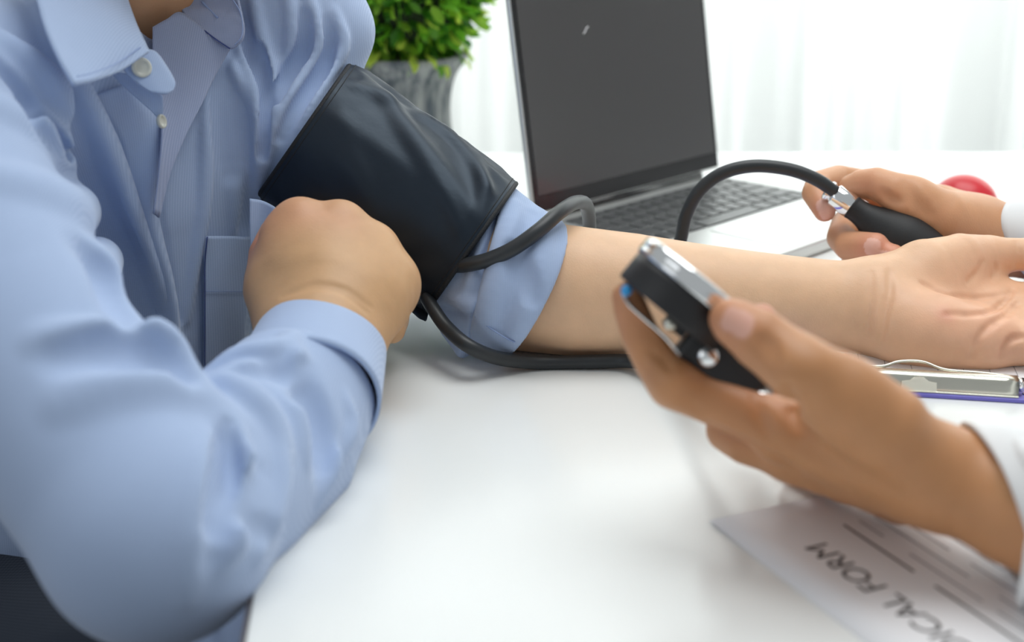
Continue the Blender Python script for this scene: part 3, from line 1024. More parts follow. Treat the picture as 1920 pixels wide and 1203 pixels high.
# far stand and placket, turned open so the reverse shows
far = sheet('open_placket', grid_px([
    [(286, 52, .925), (312, 37, .930), (340, 24, .937), (388, 60, .946), (432, 92, .950)],
    [(287, 110, .915), (318, 100, .922), (350, 100, .930), (380, 120, .938), (402, 145, .942)],
    [(298, 175, .910), (322, 175, .917), (345, 178, .922), (362, 190, .925), (376, 200, .926)],
    [(303, 240, .898), (317, 245, .903), (330, 248, .907), (340, 252, .909), (346, 258, .910)],
    [(299, 310, .890), (305, 315, .893), (310, 318, .895), (315, 322, .897), (318, 326, .898)],
    [(288, 400, .884), (291, 402, .886), (294, 404, .887), (296, 406, .889), (298, 408, .890)]]), M['shirt_in'], shirt, 8, 0.0016)
sheet('open_collar_stand', grid_px([
    [(322, -110, .955), (360, -115, .955), (400, -110, .955), (428, -80, .953), (436, -40, .952)],
    [(335, 0, .957), (365, -5, .957), (400, -5, .956), (440, 5, .953), (452, 22, .950)],
    [(338, 15, .952), (368, 22, .952), (402, 30, .951), (442, 40, .949), (458, 48, .947)],
    [(345, 25, .949), (372, 42, .949), (404, 60, .948), (438, 68, .946), (456, 72, .945)],
    [(346, 30, .947), (374, 52, .947), (404, 75, .946), (430, 91, .945), (443, 86, .944)]]), M['shirt_in'], shirt, 8, 0.002)
tube('stand_seam', spline(grid_px([[(343, 27, .946), (374, 50, .945), (404, 73, .944), (431, 91, .943)]])[0], 8), 0.0005, M['seam'], shirt, 6)
tube('stand_edge_stitching', spline(grid_px([[(437, 0, .949), (450, 22, .947), (455, 48, .944), (452, 70, .942), (440, 84, .942)]])[0], 8), 0.0004, M['thread'], shirt, 6)
tube('buttonhole', spline(grid_px([[(378, 2, .9545), (392, 17, .953), (408, 33, .949)]])[0], 4), 0.0008, M['thread'], shirt, 6)

# near cuff: a stiff band around the wrist
cu_a, cu_b = P(578, 716, .808), P(600, 645, .853)
ax = (cu_b - cu_a) / np.linalg.norm(cu_b - cu_a)
u_ = np.cross(ax, [0, 0, 1]); u_ /= np.linalg.norm(u_); v_ = np.cross(u_, ax)
V = []; seg = 64; rowsn = 12
for i in range(rowsn):
    t = i / (rowsn - 1)
    c = cu_a + (cu_b - cu_a) * (t * 1.30 - .47)
    for k in range(seg):
        a = 2 * math.pi * k / seg
        rr = (.0408 - .0033 * t) * (1 + .02 * math.sin(2 * a + 1) + .012 * math.sin(3 * a + 2 * t))
        V.append(c + rr * (math.cos(a) * u_ * 1.0 + math.sin(a) * v_ * .93))
idx = np.arange(seg * rowsn).reshape(rowsn, seg)
Q = np.stack([idx[:-1], np.roll(idx[:-1], -1, 1), np.roll(idx[1:], -1, 1), idx[1:]], -1).reshape(-1, 4)
cuff = link('cuff', np_mesh('cuff', np.array(V), Q), M['shirt'], shirt)
mo = cuff.modifiers.new('thickness', 'SOLIDIFY'); mo.thickness = .0022; mo.offset = -1
V = np.array(V).reshape(rowsn, seg, 3)

# far sleeve rolled up above the elbow: an inner layer and the turned-up band over it
roll = Blob()
roll.limb([P(860, 450, .985), P(930, 497, .974), P(1000, 540, .957)], [.0435, .0435, .042], 0.008)
roll.limb([P(880, 530, .965), P(950, 585, .948)], [.030, .032], 0.012)
roll.limb(*chain_px([(862, 608, .960, .014), (878, 648, .945, .010), (905, 660, .940, .008)]), k=0.010)
roll_base = Blob(); roll_base.ops = list(roll.ops)
RF = roll_base.fold
roll.ops += [RF([(925, 390), (915, 440), (895, 500), (870, 560)], .006, .005), RF([(945, 400), (930, 450), (905, 510)], .005, .004, mode='s'),
             RF([(820, 575), (850, 583), (885, 590), (905, 600)], .004, .0045, mode='s', k=.003), RF([(850, 560), (880, 570), (910, 575)], .007, .004)]
roll.half(P(975, 525, .96), P(1062, 566, .950) - P(962, 510, .966), 0.004, .085)
rolled = mesh_of('rolled_sleeve', [bbox_mesh(roll, 0.002)], M['shirt'], shirt)
band = Blob()
band.limb([P(880, 455, .975), P(930, 497, .974), P(1000, 540, .957), P(1022, 548, .956)], [.0488, .0495, .0490, .0480], 0.008)
band.limb([P(900, 535, .962), P(955, 580, .947), P(990, 592, .946)], [.033, .0335, .033], 0.010)
band_base = Blob(); band_base.ops = list(band.ops)
BF = band_base.fold
band.ops += [BF([(965, 385), (950, 450), (930, 520), (905, 600)], .010, .0045), BF([(1000, 400), (985, 470), (975, 540), (940, 620)], .008, .003, mode='s'),
             BF([(1020, 430), (1015, 490), (995, 560), (970, 620)], .009, .003), BF([(960, 470), (985, 520), (1000, 560)], .008, .002, mode='s')]
band.limb([P(940, 505, .972), P(1090, 590, .952)], [.0415, .0415], 0.002, 's')           # hollow towards the forearm
band.half(P(913, 500, .974), P(816, 476, .974) - P(913, 500, .974), 0.0025, .085)
_n = P(1062, 562, .952) - P(962, 515, .964)
band.half(P(998, 535, .957), _n + AX * .55 * np.linalg.norm(_n), 0.0025, .09)
mesh_of('turned_up_band', [bbox_mesh(band, 0.0018)], M['shirt'], shirt)
sq, sn = band_base.trace(np.array([(893, 592), (910, 606), (930, 620), (950, 632), (966, 640)], float))
tube('band_stitching', spline(sq + sn * .0012, 6), .0005, M['thread'], shirt, 6)

# shirt tail lying over the lap, seen between elbow and table
tail = []
for i_, (y_, d0_) in enumerate(((1050, .885), (1090, .868), (1130, .848), (1170, .828), (1215, .808), (1260, .790))):
    tail.append([P(x_, y_ - .12 * (x_ - 400) + (6 if k_ % 2 else -6), d0_ - .00012 * (x_ - 400) + (.004 if (i_ + k_) % 3 == 0 else -.003)) for k_, x_ in enumerate((300, 340, 380, 420, 460, 500, 530))])
sheet('shirt_tail', tail, M['shirt'], shirt, 6, .0012)
# trousers and belt below the shirt
tr = Blob()
hip = W(-.345, .93, -.212)
tr.limb([hip - LAT * .095 + np.array([0, 0, .03]), hip + LAT * .09], [.118, .105], 0.05)
tr.limb([hip - LAT * .09, hip - LAT * .11 + FWD * .22 + np.array([0, 0, .03]), hip - LAT * .12 + FWD * .45 + np.array([0, 0, .03])], [.10, .088, .068], 0.04)
tr.limb([hip + LAT * .09, hip + LAT * .10 + FWD * .22 + np.array([0, 0, .03]), hip + LAT * .11 + FWD * .45 + np.array([0, 0, .03])], [.10, .088, .068], 0.04)
for s_ in (-1, 1):
    kn = hip + LAT * .115 * s_ + FWD * .45 + np.array([0, 0, .03])
    tr.limb([kn, kn + np.array([.02, -.01, -.22]), kn + np.array([.0, 0, -.47])], [.068, .06, .052], 0.03)
    shoe = Blob()
    ft = np.array([kn[0], kn[1], 0.0])
    shoe.limb([ft + FWD * -.03 + np.array([0, 0, .04]), ft + FWD * .08 + np.array([0, 0, .035]), ft + FWD * .18 + np.array([0, 0, .028])], [.038, .036, .027], 0.02, squash=((0, 0, 1), .95))
    shoe.half(ft + np.array([0, 0, .002]) + FWD * .07, (0, 0, -1), .004, .2)
    mesh_of('shoe', [bbox_mesh(shoe, .005)], M['shoe'], person)
mesh_of('trousers', [bbox_mesh(tr, 0.006)], M['trousers'], person)


def chair(base, fw, label):
    """low-backed office chair: seat pad, backrest, post and five-star base"""
    fw = np.array(fw, float); lt = np.array([-fw[1], fw[0], 0]); zz = np.array([0, 0, 1.0])
    ch = empty('office_chair', tuple(base), label, 'chair')
    Rc = Matrix([[fw[i], lt[i], zz[i]] for i in range(3)])
    base = np.array(base, float)
    box('seat', Vector(base + zz * (base_h - .035)), (.44, .46, .07), M['chair'], ch, Rc, .025)
    bk = base - fw * .26
    sheet('backrest', [[bk + lt * a_ + fw * (.9 * a_ * a_) - fw * (.16 * (h_ - .1)) + zz * (base_h + h_) for a_ in (-.21, -.1, 0, .1, .21)] for h_ in (.08, .2, .32, .44)], M['chair'], ch, 5, .035)
    tube('back_stem', spline([base - fw * .15 + zz * (base_h - .06), bk - fw * .04 + zz * (base_h - .05), bk - fw * .06 + zz * (base_h + .18)], 6), .016, M['black_plastic'], ch)
    tube('post', [base + zz * .07, base + zz * (base_h - .06)], .025, M['steel'], ch)
    for k_ in range(5):
        a_ = 2 * math.pi * k_ / 5 + .3
        e_ = base + np.array([math.cos(a_), math.sin(a_), 0]) * .27
        tube('foot', [base + zz * .09, e_ + zz * .062], [.024, .014], M['black_plastic'], ch)
        link('caster', lathe_mesh('caster', [(.0001, -.012), (.024, -.012), (.026, -.008), (.026, .008), (.024, .012), (.0001, .012)], 20, Matrix.Translation(Vector(e_ + zz * .026)) @ Matrix.Rotation(math.pi / 2, 4, 'X')), M['black_plastic'], ch)
    return ch


base_h = .425
chair((-.345, .93, 0), FWD, 'dark fabric office chair under the man in the blue shirt')


# ------------------------------------------------------------------ blood pressure cuff around the upper arm
bp = empty('blood_pressure_cuff', P(726, 355, 1.0), 'black nylon blood pressure cuff wrapped around the upper arm', 'pressure cuff')
cA, cB = P(570, 245, 1.005), P(882, 465, .974)
cax = cB - cA
nu, nv = 110, 80
ridge = []
for _ in range(26):
    ridge.append((rng.uniform(0, 1), rng.uniform(0, 2 * math.pi), rng.uniform(-1.0, 1.0), rng.uniform(.03, .08), rng.uniform(.2, .6), rng.uniform(-.0016, .0018)))
# the folds one can pick out: along the top of the arm and slanting towards the lower corner
ridge += [(.25, 1.75, .22, .05, .9, .004), (.62, 1.55, .10, .045, .6, .003), (.45, 2.3, .5, .05, .7, .0035), (.8, 2.2, .7, .04, .5, .003), (.7, 2.75, .55, .05, .6, .0035), (.93, 2.6, 1.1, .04, .5, .003), (.12, 2.2, -.4, .05, .5, .003)]


def cuff_point(t, a, off=0.0):
    c = cA + cax * t
    ray = (c - CAM) / np.linalg.norm(c - CAM)
    u = np.cross(ray, cax); u /= np.linalg.norm(u)
    if u[2] < 0: u = -u
    w = np.cross(cax, u); w /= np.linalg.norm(w)
    if w @ ray > 0: w = -w                        # w points to the camera, u up in the picture
    w = -(ray - u * (ray @ u))
    w /= np.linalg.norm(w)
    rr = .0565 - .0028 * t
    d = off
    for t0, a0, sl, wd, ln, h in ridge:
        da = (a - a0 + math.pi) % (2 * math.pi) - math.pi
        x = (t - t0) * math.cos(sl) + da * .5 * math.sin(sl)
        y = -(t - t0) * math.sin(sl) + da * .5 * math.cos(sl)
        d += h * math.exp(-(y / wd) ** 2 - (x / ln) ** 2)
    edge = min(t, 1 - t)
    d *= min(1, edge / .10)
    d += .0008 * math.sin(a * 2 + t * 3)
    return c + (rr + d) * math.sin(a) * u - (rr * .96 + d) * math.cos(a) * w      # a = 0 behind the arm, a quarter turn at its top, half a turn facing the camera


V = np.array([[cuff_point(t, a) for a in np.linspace(0, 2 * math.pi, nu, endpoint=False)] for t in np.linspace(0, 1, nv)])
idx = np.arange(nu * nv).reshape(nv, nu)
Q = np.stack([idx[:-1], np.roll(idx[:-1], -1, 1), np.roll(idx[1:], -1, 1), idx[1:]], -1).reshape(-1, 4)
wrap = link('wrap', np_mesh('wrap', V.reshape(-1, 3), Q), M['cuff_nylon'], bp)
mo = wrap.modifiers.new('thickness', 'SOLIDIFY'); mo.thickness = .0028; mo.offset = 0
for row in (V[0], V[-1]):
    tube('edge_binding', np.vstack([row, row[:1]]), 0.0019, M['cuff_edge'], bp, 10)
for row in (V[2], V[-3]):
    cen = row.mean(0)
    tube('edge_stitching', cen + (np.vstack([row, row[:1]]) - cen) * 1.027, 0.00035, M['cuff_edge'], bp, 6)
# loose tab of the wrap under the arm
sheet('overlap_tab', grid_px([[(765, 560, .972), (785, 575, .965), (803, 588, .962)], [(768, 575, .968), (786, 590, .962), (800, 598, .960)], [(775, 584, .968), (788, 596, .962), (797, 602, .960)]]), M['cuff_nylon'], bp, 6, .002)


# ------------------------------------------------------------------ rubber tubes
def zt(px, py, z): return (px, py, depth_for(py, z))


path1 = [P(*q) for q in [(798, 555, .945), (815, 583, .935), (838, 614, .925), (878, 648, .910), (935, 671, .919), zt(1010, 679, .0050), zt(1100, 678, .0050), zt(1185, 677, .0075), (1260, 690, .885), (1330, 722, .82), (1400, 745, .765), (1432, 738, .725), (1418, 712, .705), (1403, 694, .698)]]
t1 = tube('gauge_tube', spline(path1, 10), 0.0047, M['rubber'])
tag(t1, 'black rubber tube lying in front of the bare forearm, running to the gauge', 'tube')
path2 = [P(*q) for q in [(850, 498, .935), (882, 495, .922), (920, 485, .915), (965, 464, .911), (1012, 430, .914), (1050, 397, .928), (1078, 380, .955), (1097, 382, .982), (1104, 405, 1.005), (1106, 440, 1.025), (1114, 480, 1.045), (1145, 512, 1.065), (1200, 520, 1.075), (1248, 496, 1.075), (1274, 455, 1.066), (1286, 405, 1.058), (1312, 357, 1.050), (1356, 324, 1.046), (1415, 311, 1.043), (1482, 318, 1.043), (1532, 337, 1.043), (1566, 360, 1.045)]]
t2 = tube('bulb_tube', spline(path2, 10), 0.0049, M['rubber'])
tag(t2, 'black rubber tube arching over the forearm and laptop to the bulb', 'tube')

# ------------------------------------------------------------------ inflation bulb
ba, bb = P(1600, 390, 1.046), P(1760, 502, 1.030)
bax = Vector(bb - ba).normalized()
Mx = bax.to_track_quat('Z', 'Y').to_matrix().to_4x4(); Mx.translation = Vector(ba)
ib = empty('inflation_bulb', ba, 'black rubber inflation bulb with a chrome valve held in the far hand', 'inflation bulb')
prof = [(.0001, -.002), (.0084, -.002), (.0088, .001), (.0090, .005), (.0100, .010), (.0132, .018), (.0176, .028), (.0212, .040), (.0215, .052), (.0200, .066), (.0170, .078), (.0125, .088), (.0075, .093), (.0060, .098), (.0001, .0985)]
pp = spline(np.array([(r_, 0, z_) for r_, z_ in prof]), 4)
link('bulb', lathe_mesh('bulb', [(max(q[0], .0001), q[2]) for q in pp], 48, Mx), M['bulb_rubber'], ib)
valve = link('valve', lathe_mesh('valve', [(.0001, -.0240), (.0062, -.0240), (.0076, -.0232), (.0080, -.0222), (.0080, -.0200), (.0068, -.0190), (.0068, -.0178), (.0086, -.0170), (.0090, -.0160), (.0090, -.0020), (.0084, -.0010), (.0001, -.0010)], 32, Mx, smooth=False), M['chrome'], ib)
# thumb screw of the valve
side = Vector(AX) - bax * Vector(AX).dot(bax); side.normalize()
sc = Vector(ba) + bax * -.0075
Ms = side.to_track_quat('Z', 'Y').to_matrix().to_4x4(); Ms.translation = sc
link('release_screw', lathe_mesh('release_screw', [(.0001, .0075), (.003, .0075), (.003, .011), (.0048, .0112), (.0050, .0145), (.0042, .0152), (.0001, .0152)], 24, Ms, smooth=False), M['chrome'], valve)

# ------------------------------------------------------------------ pressure gauge
gc = P(1308, 521, .690)
gn = .61 * RT + .75 * UP - .075 * AX; gn /= np.linalg.norm(gn)
gm = .78 * RT - .626 * UP; gm -= gn * (gm @ gn); gm /= np.linalg.norm(gm)
gb = np.cross(gn, gm)
if gb @ AX > 0: gb = -gb
Rg = Matrix([[gm[i], gb[i], gn[i]] for i in range(3)])
if Rg.determinant() < 0:
    Rg = Matrix([[gm[i], gb[i], gn[i]] for i in range(3)])
Mg = Rg.to_4x4(); Mg.translation = Vector(gc)


def gp(m_, b_, n_): return gc + gm * m_ + gb * b_ + gn * n_


pg = empty('pressure_gauge', gp(0, 0, -.02), 'round black pressure gauge with a chrome rim held in the near hand', 'pressure gauge')
link('case', lathe_mesh('case', [(.0001, -.0232), (.0288, -.0232), (.0296, -.0229), (.0300, -.0222), (.0301, -.0214), (.0301, -.0120), (.0301, -.0076), (.0001, -.0076)], 64, Mg), M['black_plastic'], pg)
bezel = link('bezel', lathe_mesh('bezel', [(.0280, -.0078), (.0305, -.0080), (.0312, -.0072), (.0314, -.0050), (.0309, -.0044), (.0312, -.0036), (.0313, -.0008), (.0305, .0010), (.0288, .0016), (.0276, .0008), (.0272, -.0014), (.0274, -.0040)], 64, Mg), M['chrome'], pg)
dial = link('dial', lathe_mesh('dial', [(.0001, -.0030), (.0275, -.0030), (.0275, -.0042), (.0001, -.0042)], 48, Mg, smooth=False), M['dial'], pg)
for k in range(31):
    a = math.radians(-240 + 300 * k / 30)
    big = k % 5 == 0
    d0 = .0195 if big else .0215
    c = Vector(gp(math.cos(a) * (d0 + .0245) / 2, math.sin(a) * (d0 + .0245) / 2, -.0029))
    Rk = Rg @ Matrix.Rotation(a, 3, 'Z')
    box('tick', c, (.0245 - d0, .0008 if big else .0004, .0002), M['ink'], dial, rot=Rk)
box('needle', Vector(gp(.006, -.008, -.0024)), (.024, .0008, .0004), M['ink'], dial, rot=Rg @ Matrix.Rotation(-.93, 3, 'Z'))
link('lens', lathe_mesh('lens', [(.0001, .0022), (.012, .0019), (.022, .0010), (.0275, -.0004), (.0275, -.0010), (.022, .0004), (.012, .0013), (.0001, .0016)], 48, Mg), M['glass'], pg)
# stem block that runs into the palm, with tube sockets and a screw
box('stem', Vector(gp(.036, -.001, -.0255)), (.046, .022, .021), M['black_plastic'], pg, rot=Rg, bevel=.004)
for b_ in (-.006, .006):
    link('socket', lathe_mesh('socket', [(.0001, 0), (.0045, 0), (.0045, .006), (.0036, .007), (.0036, .014), (.0001, .014)], 20, Matrix.Translation(Vector(gp(.056, b_, -.026))) @ Vector(gm).to_track_quat('Z', 'Y').to_matrix().to_4x4()), M['chrome'], pg)
link('screw', lathe_mesh('screw', [(.0001, .0035), (.0040, .0030), (.0052, .0016), (.0054, 0), (.0001, 0)], 24, Matrix.Translation(Vector(gp(.027, .0098, -.0262))) @ Vector(gb).to_track_quat('Z', 'Y').to_matrix().to_4x4()), M['chrome'], pg)
# release lever under the case with a blue press point
lever = sheet('release_lever', [[gp(m_, b_, n_) for b_ in (-.003, .003, .009)] for m_, n_ in ((-.0235, -.0290), (-.018, -.0308), (-.009, -.0314), (.000, -.0316), (.009, -.0324), (.017, -.0345))], M['chrome'], pg, 6, .0013)
link('press_point', lathe_mesh('press_point', [(.0001, .0026), (.0018, .0023), (.0026, .0010), (.0026, -.0016), (.0001, -.0020)], 24, Matrix.Translation(Vector(gp(-.0235, .0125, -.0262))) @ Vector(gb + gn * .4).to_track_quat('Z', 'Y').to_matrix().to_4x4()), M['blue_dot'], pg)
tube('lever_pivot', [gp(.0035, -.010, -.0255), gp(.0035, .010, -.0255)], .0032, M['steel'], pg, 16)
box('pivot_bracket', Vector(gp(.006, .004, -.0245)), (.012, .008, .006), M['black_plastic'], pg, rot=Rg, bevel=.001)


# ------------------------------------------------------------------ the doctor
doc = empty('person', (0.86, 0.92, 0), 'person in a white coat reaching in from the right, holding gauge and bulb', 'person')
lh = Blob()                                     # near hand, palm up around the gauge
lw = (1805, 905, .662)
lh.limb(*chain_px([(2010, 975, .640, .033), (1900, 945, .652, .0270), (1805, 908, .662, .0230), (1740, 885, .667, .0235)]), k=0.01, squash=((0, 1, .2), 1.15))
for rows in ([(1770, 897, .662, .0215), (1640, 850, .668, .0220), (1540, 822, .678, .0185), (1470, 806, .684, .0150)],
             [(1770, 900, .668, .0215), (1640, 878, .684, .0205), (1545, 862, .695, .0170), (1490, 848, .700, .0150)],
             [(1775, 905, .678, .021), (1650, 895, .702, .0180), (1575, 876, .712, .0155), (1535, 866, .718, .0140)],
             [(1780, 905, .684, .0215), (1690, 922, .712, .0165), (1625, 902, .728, .0145), (1585, 892, .735, .0130)]):
    lh.limb(*chain_px(rows), k=0.009)
# thumb with its pad
lh.limb(*chain_px([(1735, 886, .657, .0175), (1655, 803, .648, .0215), (1575, 742, .645, .0185)]), k=0.012)
lh.limb(*chain_px([(1585, 748, .645, .0180), (1520, 704, .645, .0155), (1455, 658, .648, .0140), (1425, 635, .650, .0138), (1380, 606, .655, .0112), (1368, 598, .656, .0095)]), k=0.008)
lh.ball(P(1500, 690, .636), (.012, .012, .010), k=0.012)
# fingers
DF = [[(1470, 806, .684, .0140), (1360, 760, .688, .0122), (1262, 720, .694, .0116), (1228, 678, .695, .0102), (1199, 625, .696, .0094), (1183, 580, .696, .0085), (1175, 556, .696, .0074)],
      [(1490, 848, .700, .0140), (1400, 826, .712, .0120), (1366, 806, .722, .0115), (1362, 740, .742, .0102), (1392, 668, .748, .0096), (1428, 598, .728, .0080)],
      [(1535, 866, .718, .0135), (1460, 850, .742, .0115), (1430, 832, .755, .0110), (1430, 770, .775, .0098), (1462, 700, .768, .0082)],
      [(1585, 892, .735, .0125), (1530, 878, .758, .0105), (1500, 862, .768, .0100), (1505, 815, .785, .0088), (1532, 760, .775, .0074)]]
for rows in DF:
    lh.limb(*chain_px(rows), k=0.006)
lh.ball(P(1262, 716, .684), (.0105, .0105, .0105), k=0.01)
lb = Blob(); lb.ops = list(lh.ops)
for pix, rr, hh in (([(1478, 722), (1486, 760), (1500, 800), (1530, 830)], .0035, .003), ([(1425, 640), (1442, 660), (1448, 690)], .0012, .0006), ([(1432, 632), (1450, 650), (1458, 680)], .0012, .0006),
                    ([(1415, 745), (1430, 790), (1440, 820)], .003, .002), ([(1222, 660), (1240, 670), (1255, 690)], .0014, .0007), ([(1500, 835), (1600, 880), (1680, 920)], .008, .002), ([(1330, 795), (1420, 842), (1500, 885)], .0035, .003)):
    lh.ops.append(lb.fold(pix, rr, hh, k=0.004, mode='s'))


def nail(c_px, tip_px, d, w, l, tilt=0.0):
    """local frame of a nail: across, along, outwards"""
    c = P(*c_px, d); t_ = P(*tip_px, d) - c; t_ /= np.linalg.norm(t_)
    o = CAM - c; o -= t_ * (o @ t_); o /= np.linalg.norm(o)
    s_ = np.cross(t_, o)
    return (c, np.stack([s_, t_, o]), w, l)


NAILC = (0.70, 0.38, 0.29)
ln = [nail((1380, 603), (1350, 590), .648, .0058, .0066)]
LHV = bbox_mesh(lh, 0.0014)

rh = Blob()                                     # far hand around the bulb
rh.limb(*chain_px([(2030, 470, 1.085, .030), (1930, 458, 1.078, .0265), (1855, 450, 1.070, .0250), (1800, 432, 1.066, .0255)]), k=0.01)
for rows in ([(1830, 438, 1.075, .0225), (1760, 395, 1.095, .020), (1690, 372, 1.112, .0150)],
             [(1830, 443, 1.080, .0225), (1760, 425, 1.105, .020), (1690, 410, 1.125, .0150)],
             [(1830, 450, 1.080, .0225), (1765, 455, 1.100, .020), (1700, 447, 1.122, .0145)],
             [(1830, 458, 1.075, .0215), (1775, 480, 1.090, .018), (1715, 482, 1.108, .0135)]):
    rh.limb(*chain_px(rows), k=0.018)
rh.limb(*chain_px([(1830, 440, 1.060, .0235), (1765, 412, 1.045, .0225), (1708, 376, 1.040, .0170)]), k=0.016)       # thenar
rh.limb(*chain_px([(1715, 376, 1.040, .0165), (1678, 359, 1.040, .0140), (1644, 344, 1.048, .0120), (1616, 345, 1.056, .0110), (1596, 350, 1.060, .0092)]), k=0.006)
RF_ = [[(1690, 372, 1.112, .0135), (1620, 345, 1.120, .0115), (1572, 335, 1.112, .0108), (1535, 345, 1.090, .0102), (1528, 362, 1.072, .0098), (1546, 395, 1.058, .0082)],
       [(1690, 410, 1.125, .0135), (1620, 412, 1.128, .0118), (1585, 420, 1.112, .0112), (1577, 445, 1.075, .0108), (1592, 460, 1.050, .0112), (1642, 462, 1.026, .0100)],
       [(1700, 447, 1.122, .0130), (1640, 455, 1.125, .0112), (1605, 470, 1.105, .0105), (1604, 484, 1.070, .0102), (1626, 488, 1.046, .0102), (1674, 482, 1.020, .0096)],
       [(1715, 482, 1.108, .0120), (1665, 490, 1.108, .0100), (1638, 505, 1.09, .0095), (1636, 522, 1.060, .0092), (1655, 526, 1.044, .0088), (1690, 520, 1.026, .0078)]]
for rows in RF_:
    rh.limb(*chain_px(rows), k=0.005)
rb = Blob(); rb.ops = list(rh.ops)
for pix, rr, hh in (([(1655, 362), (1668, 372), (1690, 378)], .003, .003), ([(1700, 345), (1710, 370), (1740, 400)], .008, .002)):
    rh.ops.append(rb.fold(pix, rr, hh, k=0.005, mode='s'))
rn = [nail((1549, 391), (1558, 410), 1.049, .0062, .0078), nail((1629, 461), (1655, 466), 1.016, .0062, .0078), nail((1664, 485), (1690, 489), 1.012, .0055, .007)]
RHV = bbox_mesh(rh, 0.0016)
# arms and trunk inside the coat
dt = Blob()
dS_l, dS_r = np.array([.80, .73, 1.04]), np.array([.83, 1.10, 1.04])
e_l, e_r = np.array([.52, .60, .795]), np.array([.60, 1.16, .800])
w_l, w_r = P(1920, 945, .650), P(1935, 458, 1.078)
dt.limb([dS_l, e_l, w_l], [.048, .042, .029], 0.02)
dt.limb([dS_r, e_r, w_r], [.048, .042, .0275], 0.02)
dt.limb([np.array([.88, .92, .55]), np.array([.87, .92, .95])], [.10, .10], 0.03, squash=((0, 1, 0), 1.5))
dt.limb([dS_l, np.array([.86, .92, 1.07]), dS_r], [.05, .055, .05], 0.04)
dt.limb([np.array([.86, .92, 1.05]), np.array([.83, .92, 1.20])], [.058, .054], 0.03)
hd = np.array([.81, .92, 1.30])
dt.ball(hd, (.098, .075, .118), k=0.03)
dt.limb([hd + np.array([-.06, 0, -.085]), hd + np.array([-.075, 0, -.045])], [.035, .03], 0.03)
dt.limb([hd + np.array([-.094, 0, .01]), hd + np.array([-.112, 0, -.03])], [.008, .014], 0.012)
for s_ in (-1, 1):
    dt.ball(hd + np.array([.005, .078 * s_, -.01]), (.02, .009, .032), k=0.008)
    dt.ball(hd + np.array([-.104, .032 * s_, .012]), (.014, .018, .010), k=0.012, mode='s')
    dt.ball(hd + np.array([-.085, .032 * s_, .011]), (.012, .012, .012), k=0.003)
DTV = bbox_mesh(dt, 0.0075)
DOC = (0.53, 0.25, 0.108)
DPK = (0.62, 0.26, 0.15)
sp = [(P(1180, 560, .68), .02, DPK, .5), (P(1370, 600, .65), .02, DPK, .5), (P(1440, 590, .72), .015, (0.66, 0.28, 0.2), .7), (P(1650, 430, 1.05), .16, (0.66, 0.345, 0.19), 1.0),
      (P(1548, 395, 1.05), .016, (0.68, 0.28, 0.19), .7), (P(1645, 460, 1.02), .018, (0.68, 0.28, 0.19), .7), (P(1668, 490, 1.02), .018, (0.68, 0.28, 0.19), .7), (P(1600, 352, 1.03), .018, (0.66, 0.27, 0.18), .7),
      (P(1420, 730, .70), .025, (0.46, 0.16, 0.09), .5)]  # last spot: shade of the fold beside the thumb painted into the skin
nl = [(c, a_, w_, l_, NAILC) for c, a_, w_, l_ in ln] + [(c, a_, w_, l_, (0.80, 0.48, 0.40)) for c, a_, w_, l_ in rn]
dbody = mesh_of('body', [DTV, LHV, RHV], M['skin_doctor'], doc, skin_colors(DOC, sp, nl))
dh = Blob()
dh.ball(hd + np.array([.012, 0, .022]), (.104, .083, .112), k=0.01)
dh.ball(hd + np.array([-.075, 0, -.03]), (.07, .09, .085), k=0.015, mode='s')
dh.half(hd - np.array([0, 0, .06]), (0, 0, -1), 0.01, .2)
mesh_of('hair', [bbox_mesh(dh, 0.005)], M['hair'], doc)
# white coat
ct = Blob()
ct.limb([dS_l, e_l, P(1985, 985, .640), P(1830, 935, .655)], [.068, .058, .040, .0335], 0.02)
ct.limb([dS_r, e_r, P(1990, 462, 1.082), P(1870, 445, 1.075)], [.068, .058, .044, .036], 0.02)
ct.limb([np.array([.89, .92, .50]), np.array([.875, .92, .95])], [.125, .118], 0.03, squash=((0, 1, 0), 1.5))
ct.limb([dS_l, np.array([.865, .92, 1.075]), dS_r], [.066, .066, .066], 0.04)
cb_ = Blob(); cb_.ops = list(ct.ops)
ct.ops.append(cb_.fold([(1835, 850), (1880, 855), (1930, 850)], .006, .003))
ct.ops.append(cb_.fold([(1870, 980), (1900, 960), (1960, 950)], .008, .003, mode='s'))
# sleeve openings: the coat stops short and a turned cuff finishes each sleeve
ct.half(P(1900, 950, .651), P(1752, 962, .655) - P(1848, 936, .655), 0.002, .09)
ct.half(P(1960, 455, 1.079), P(1795, 455, 1.072) - P(1893, 430, 1.075), 0.002, .09)
coat = mesh_of('coat', [bbox_mesh(ct, 0.0048, relax=2)], M['coat'], doc)


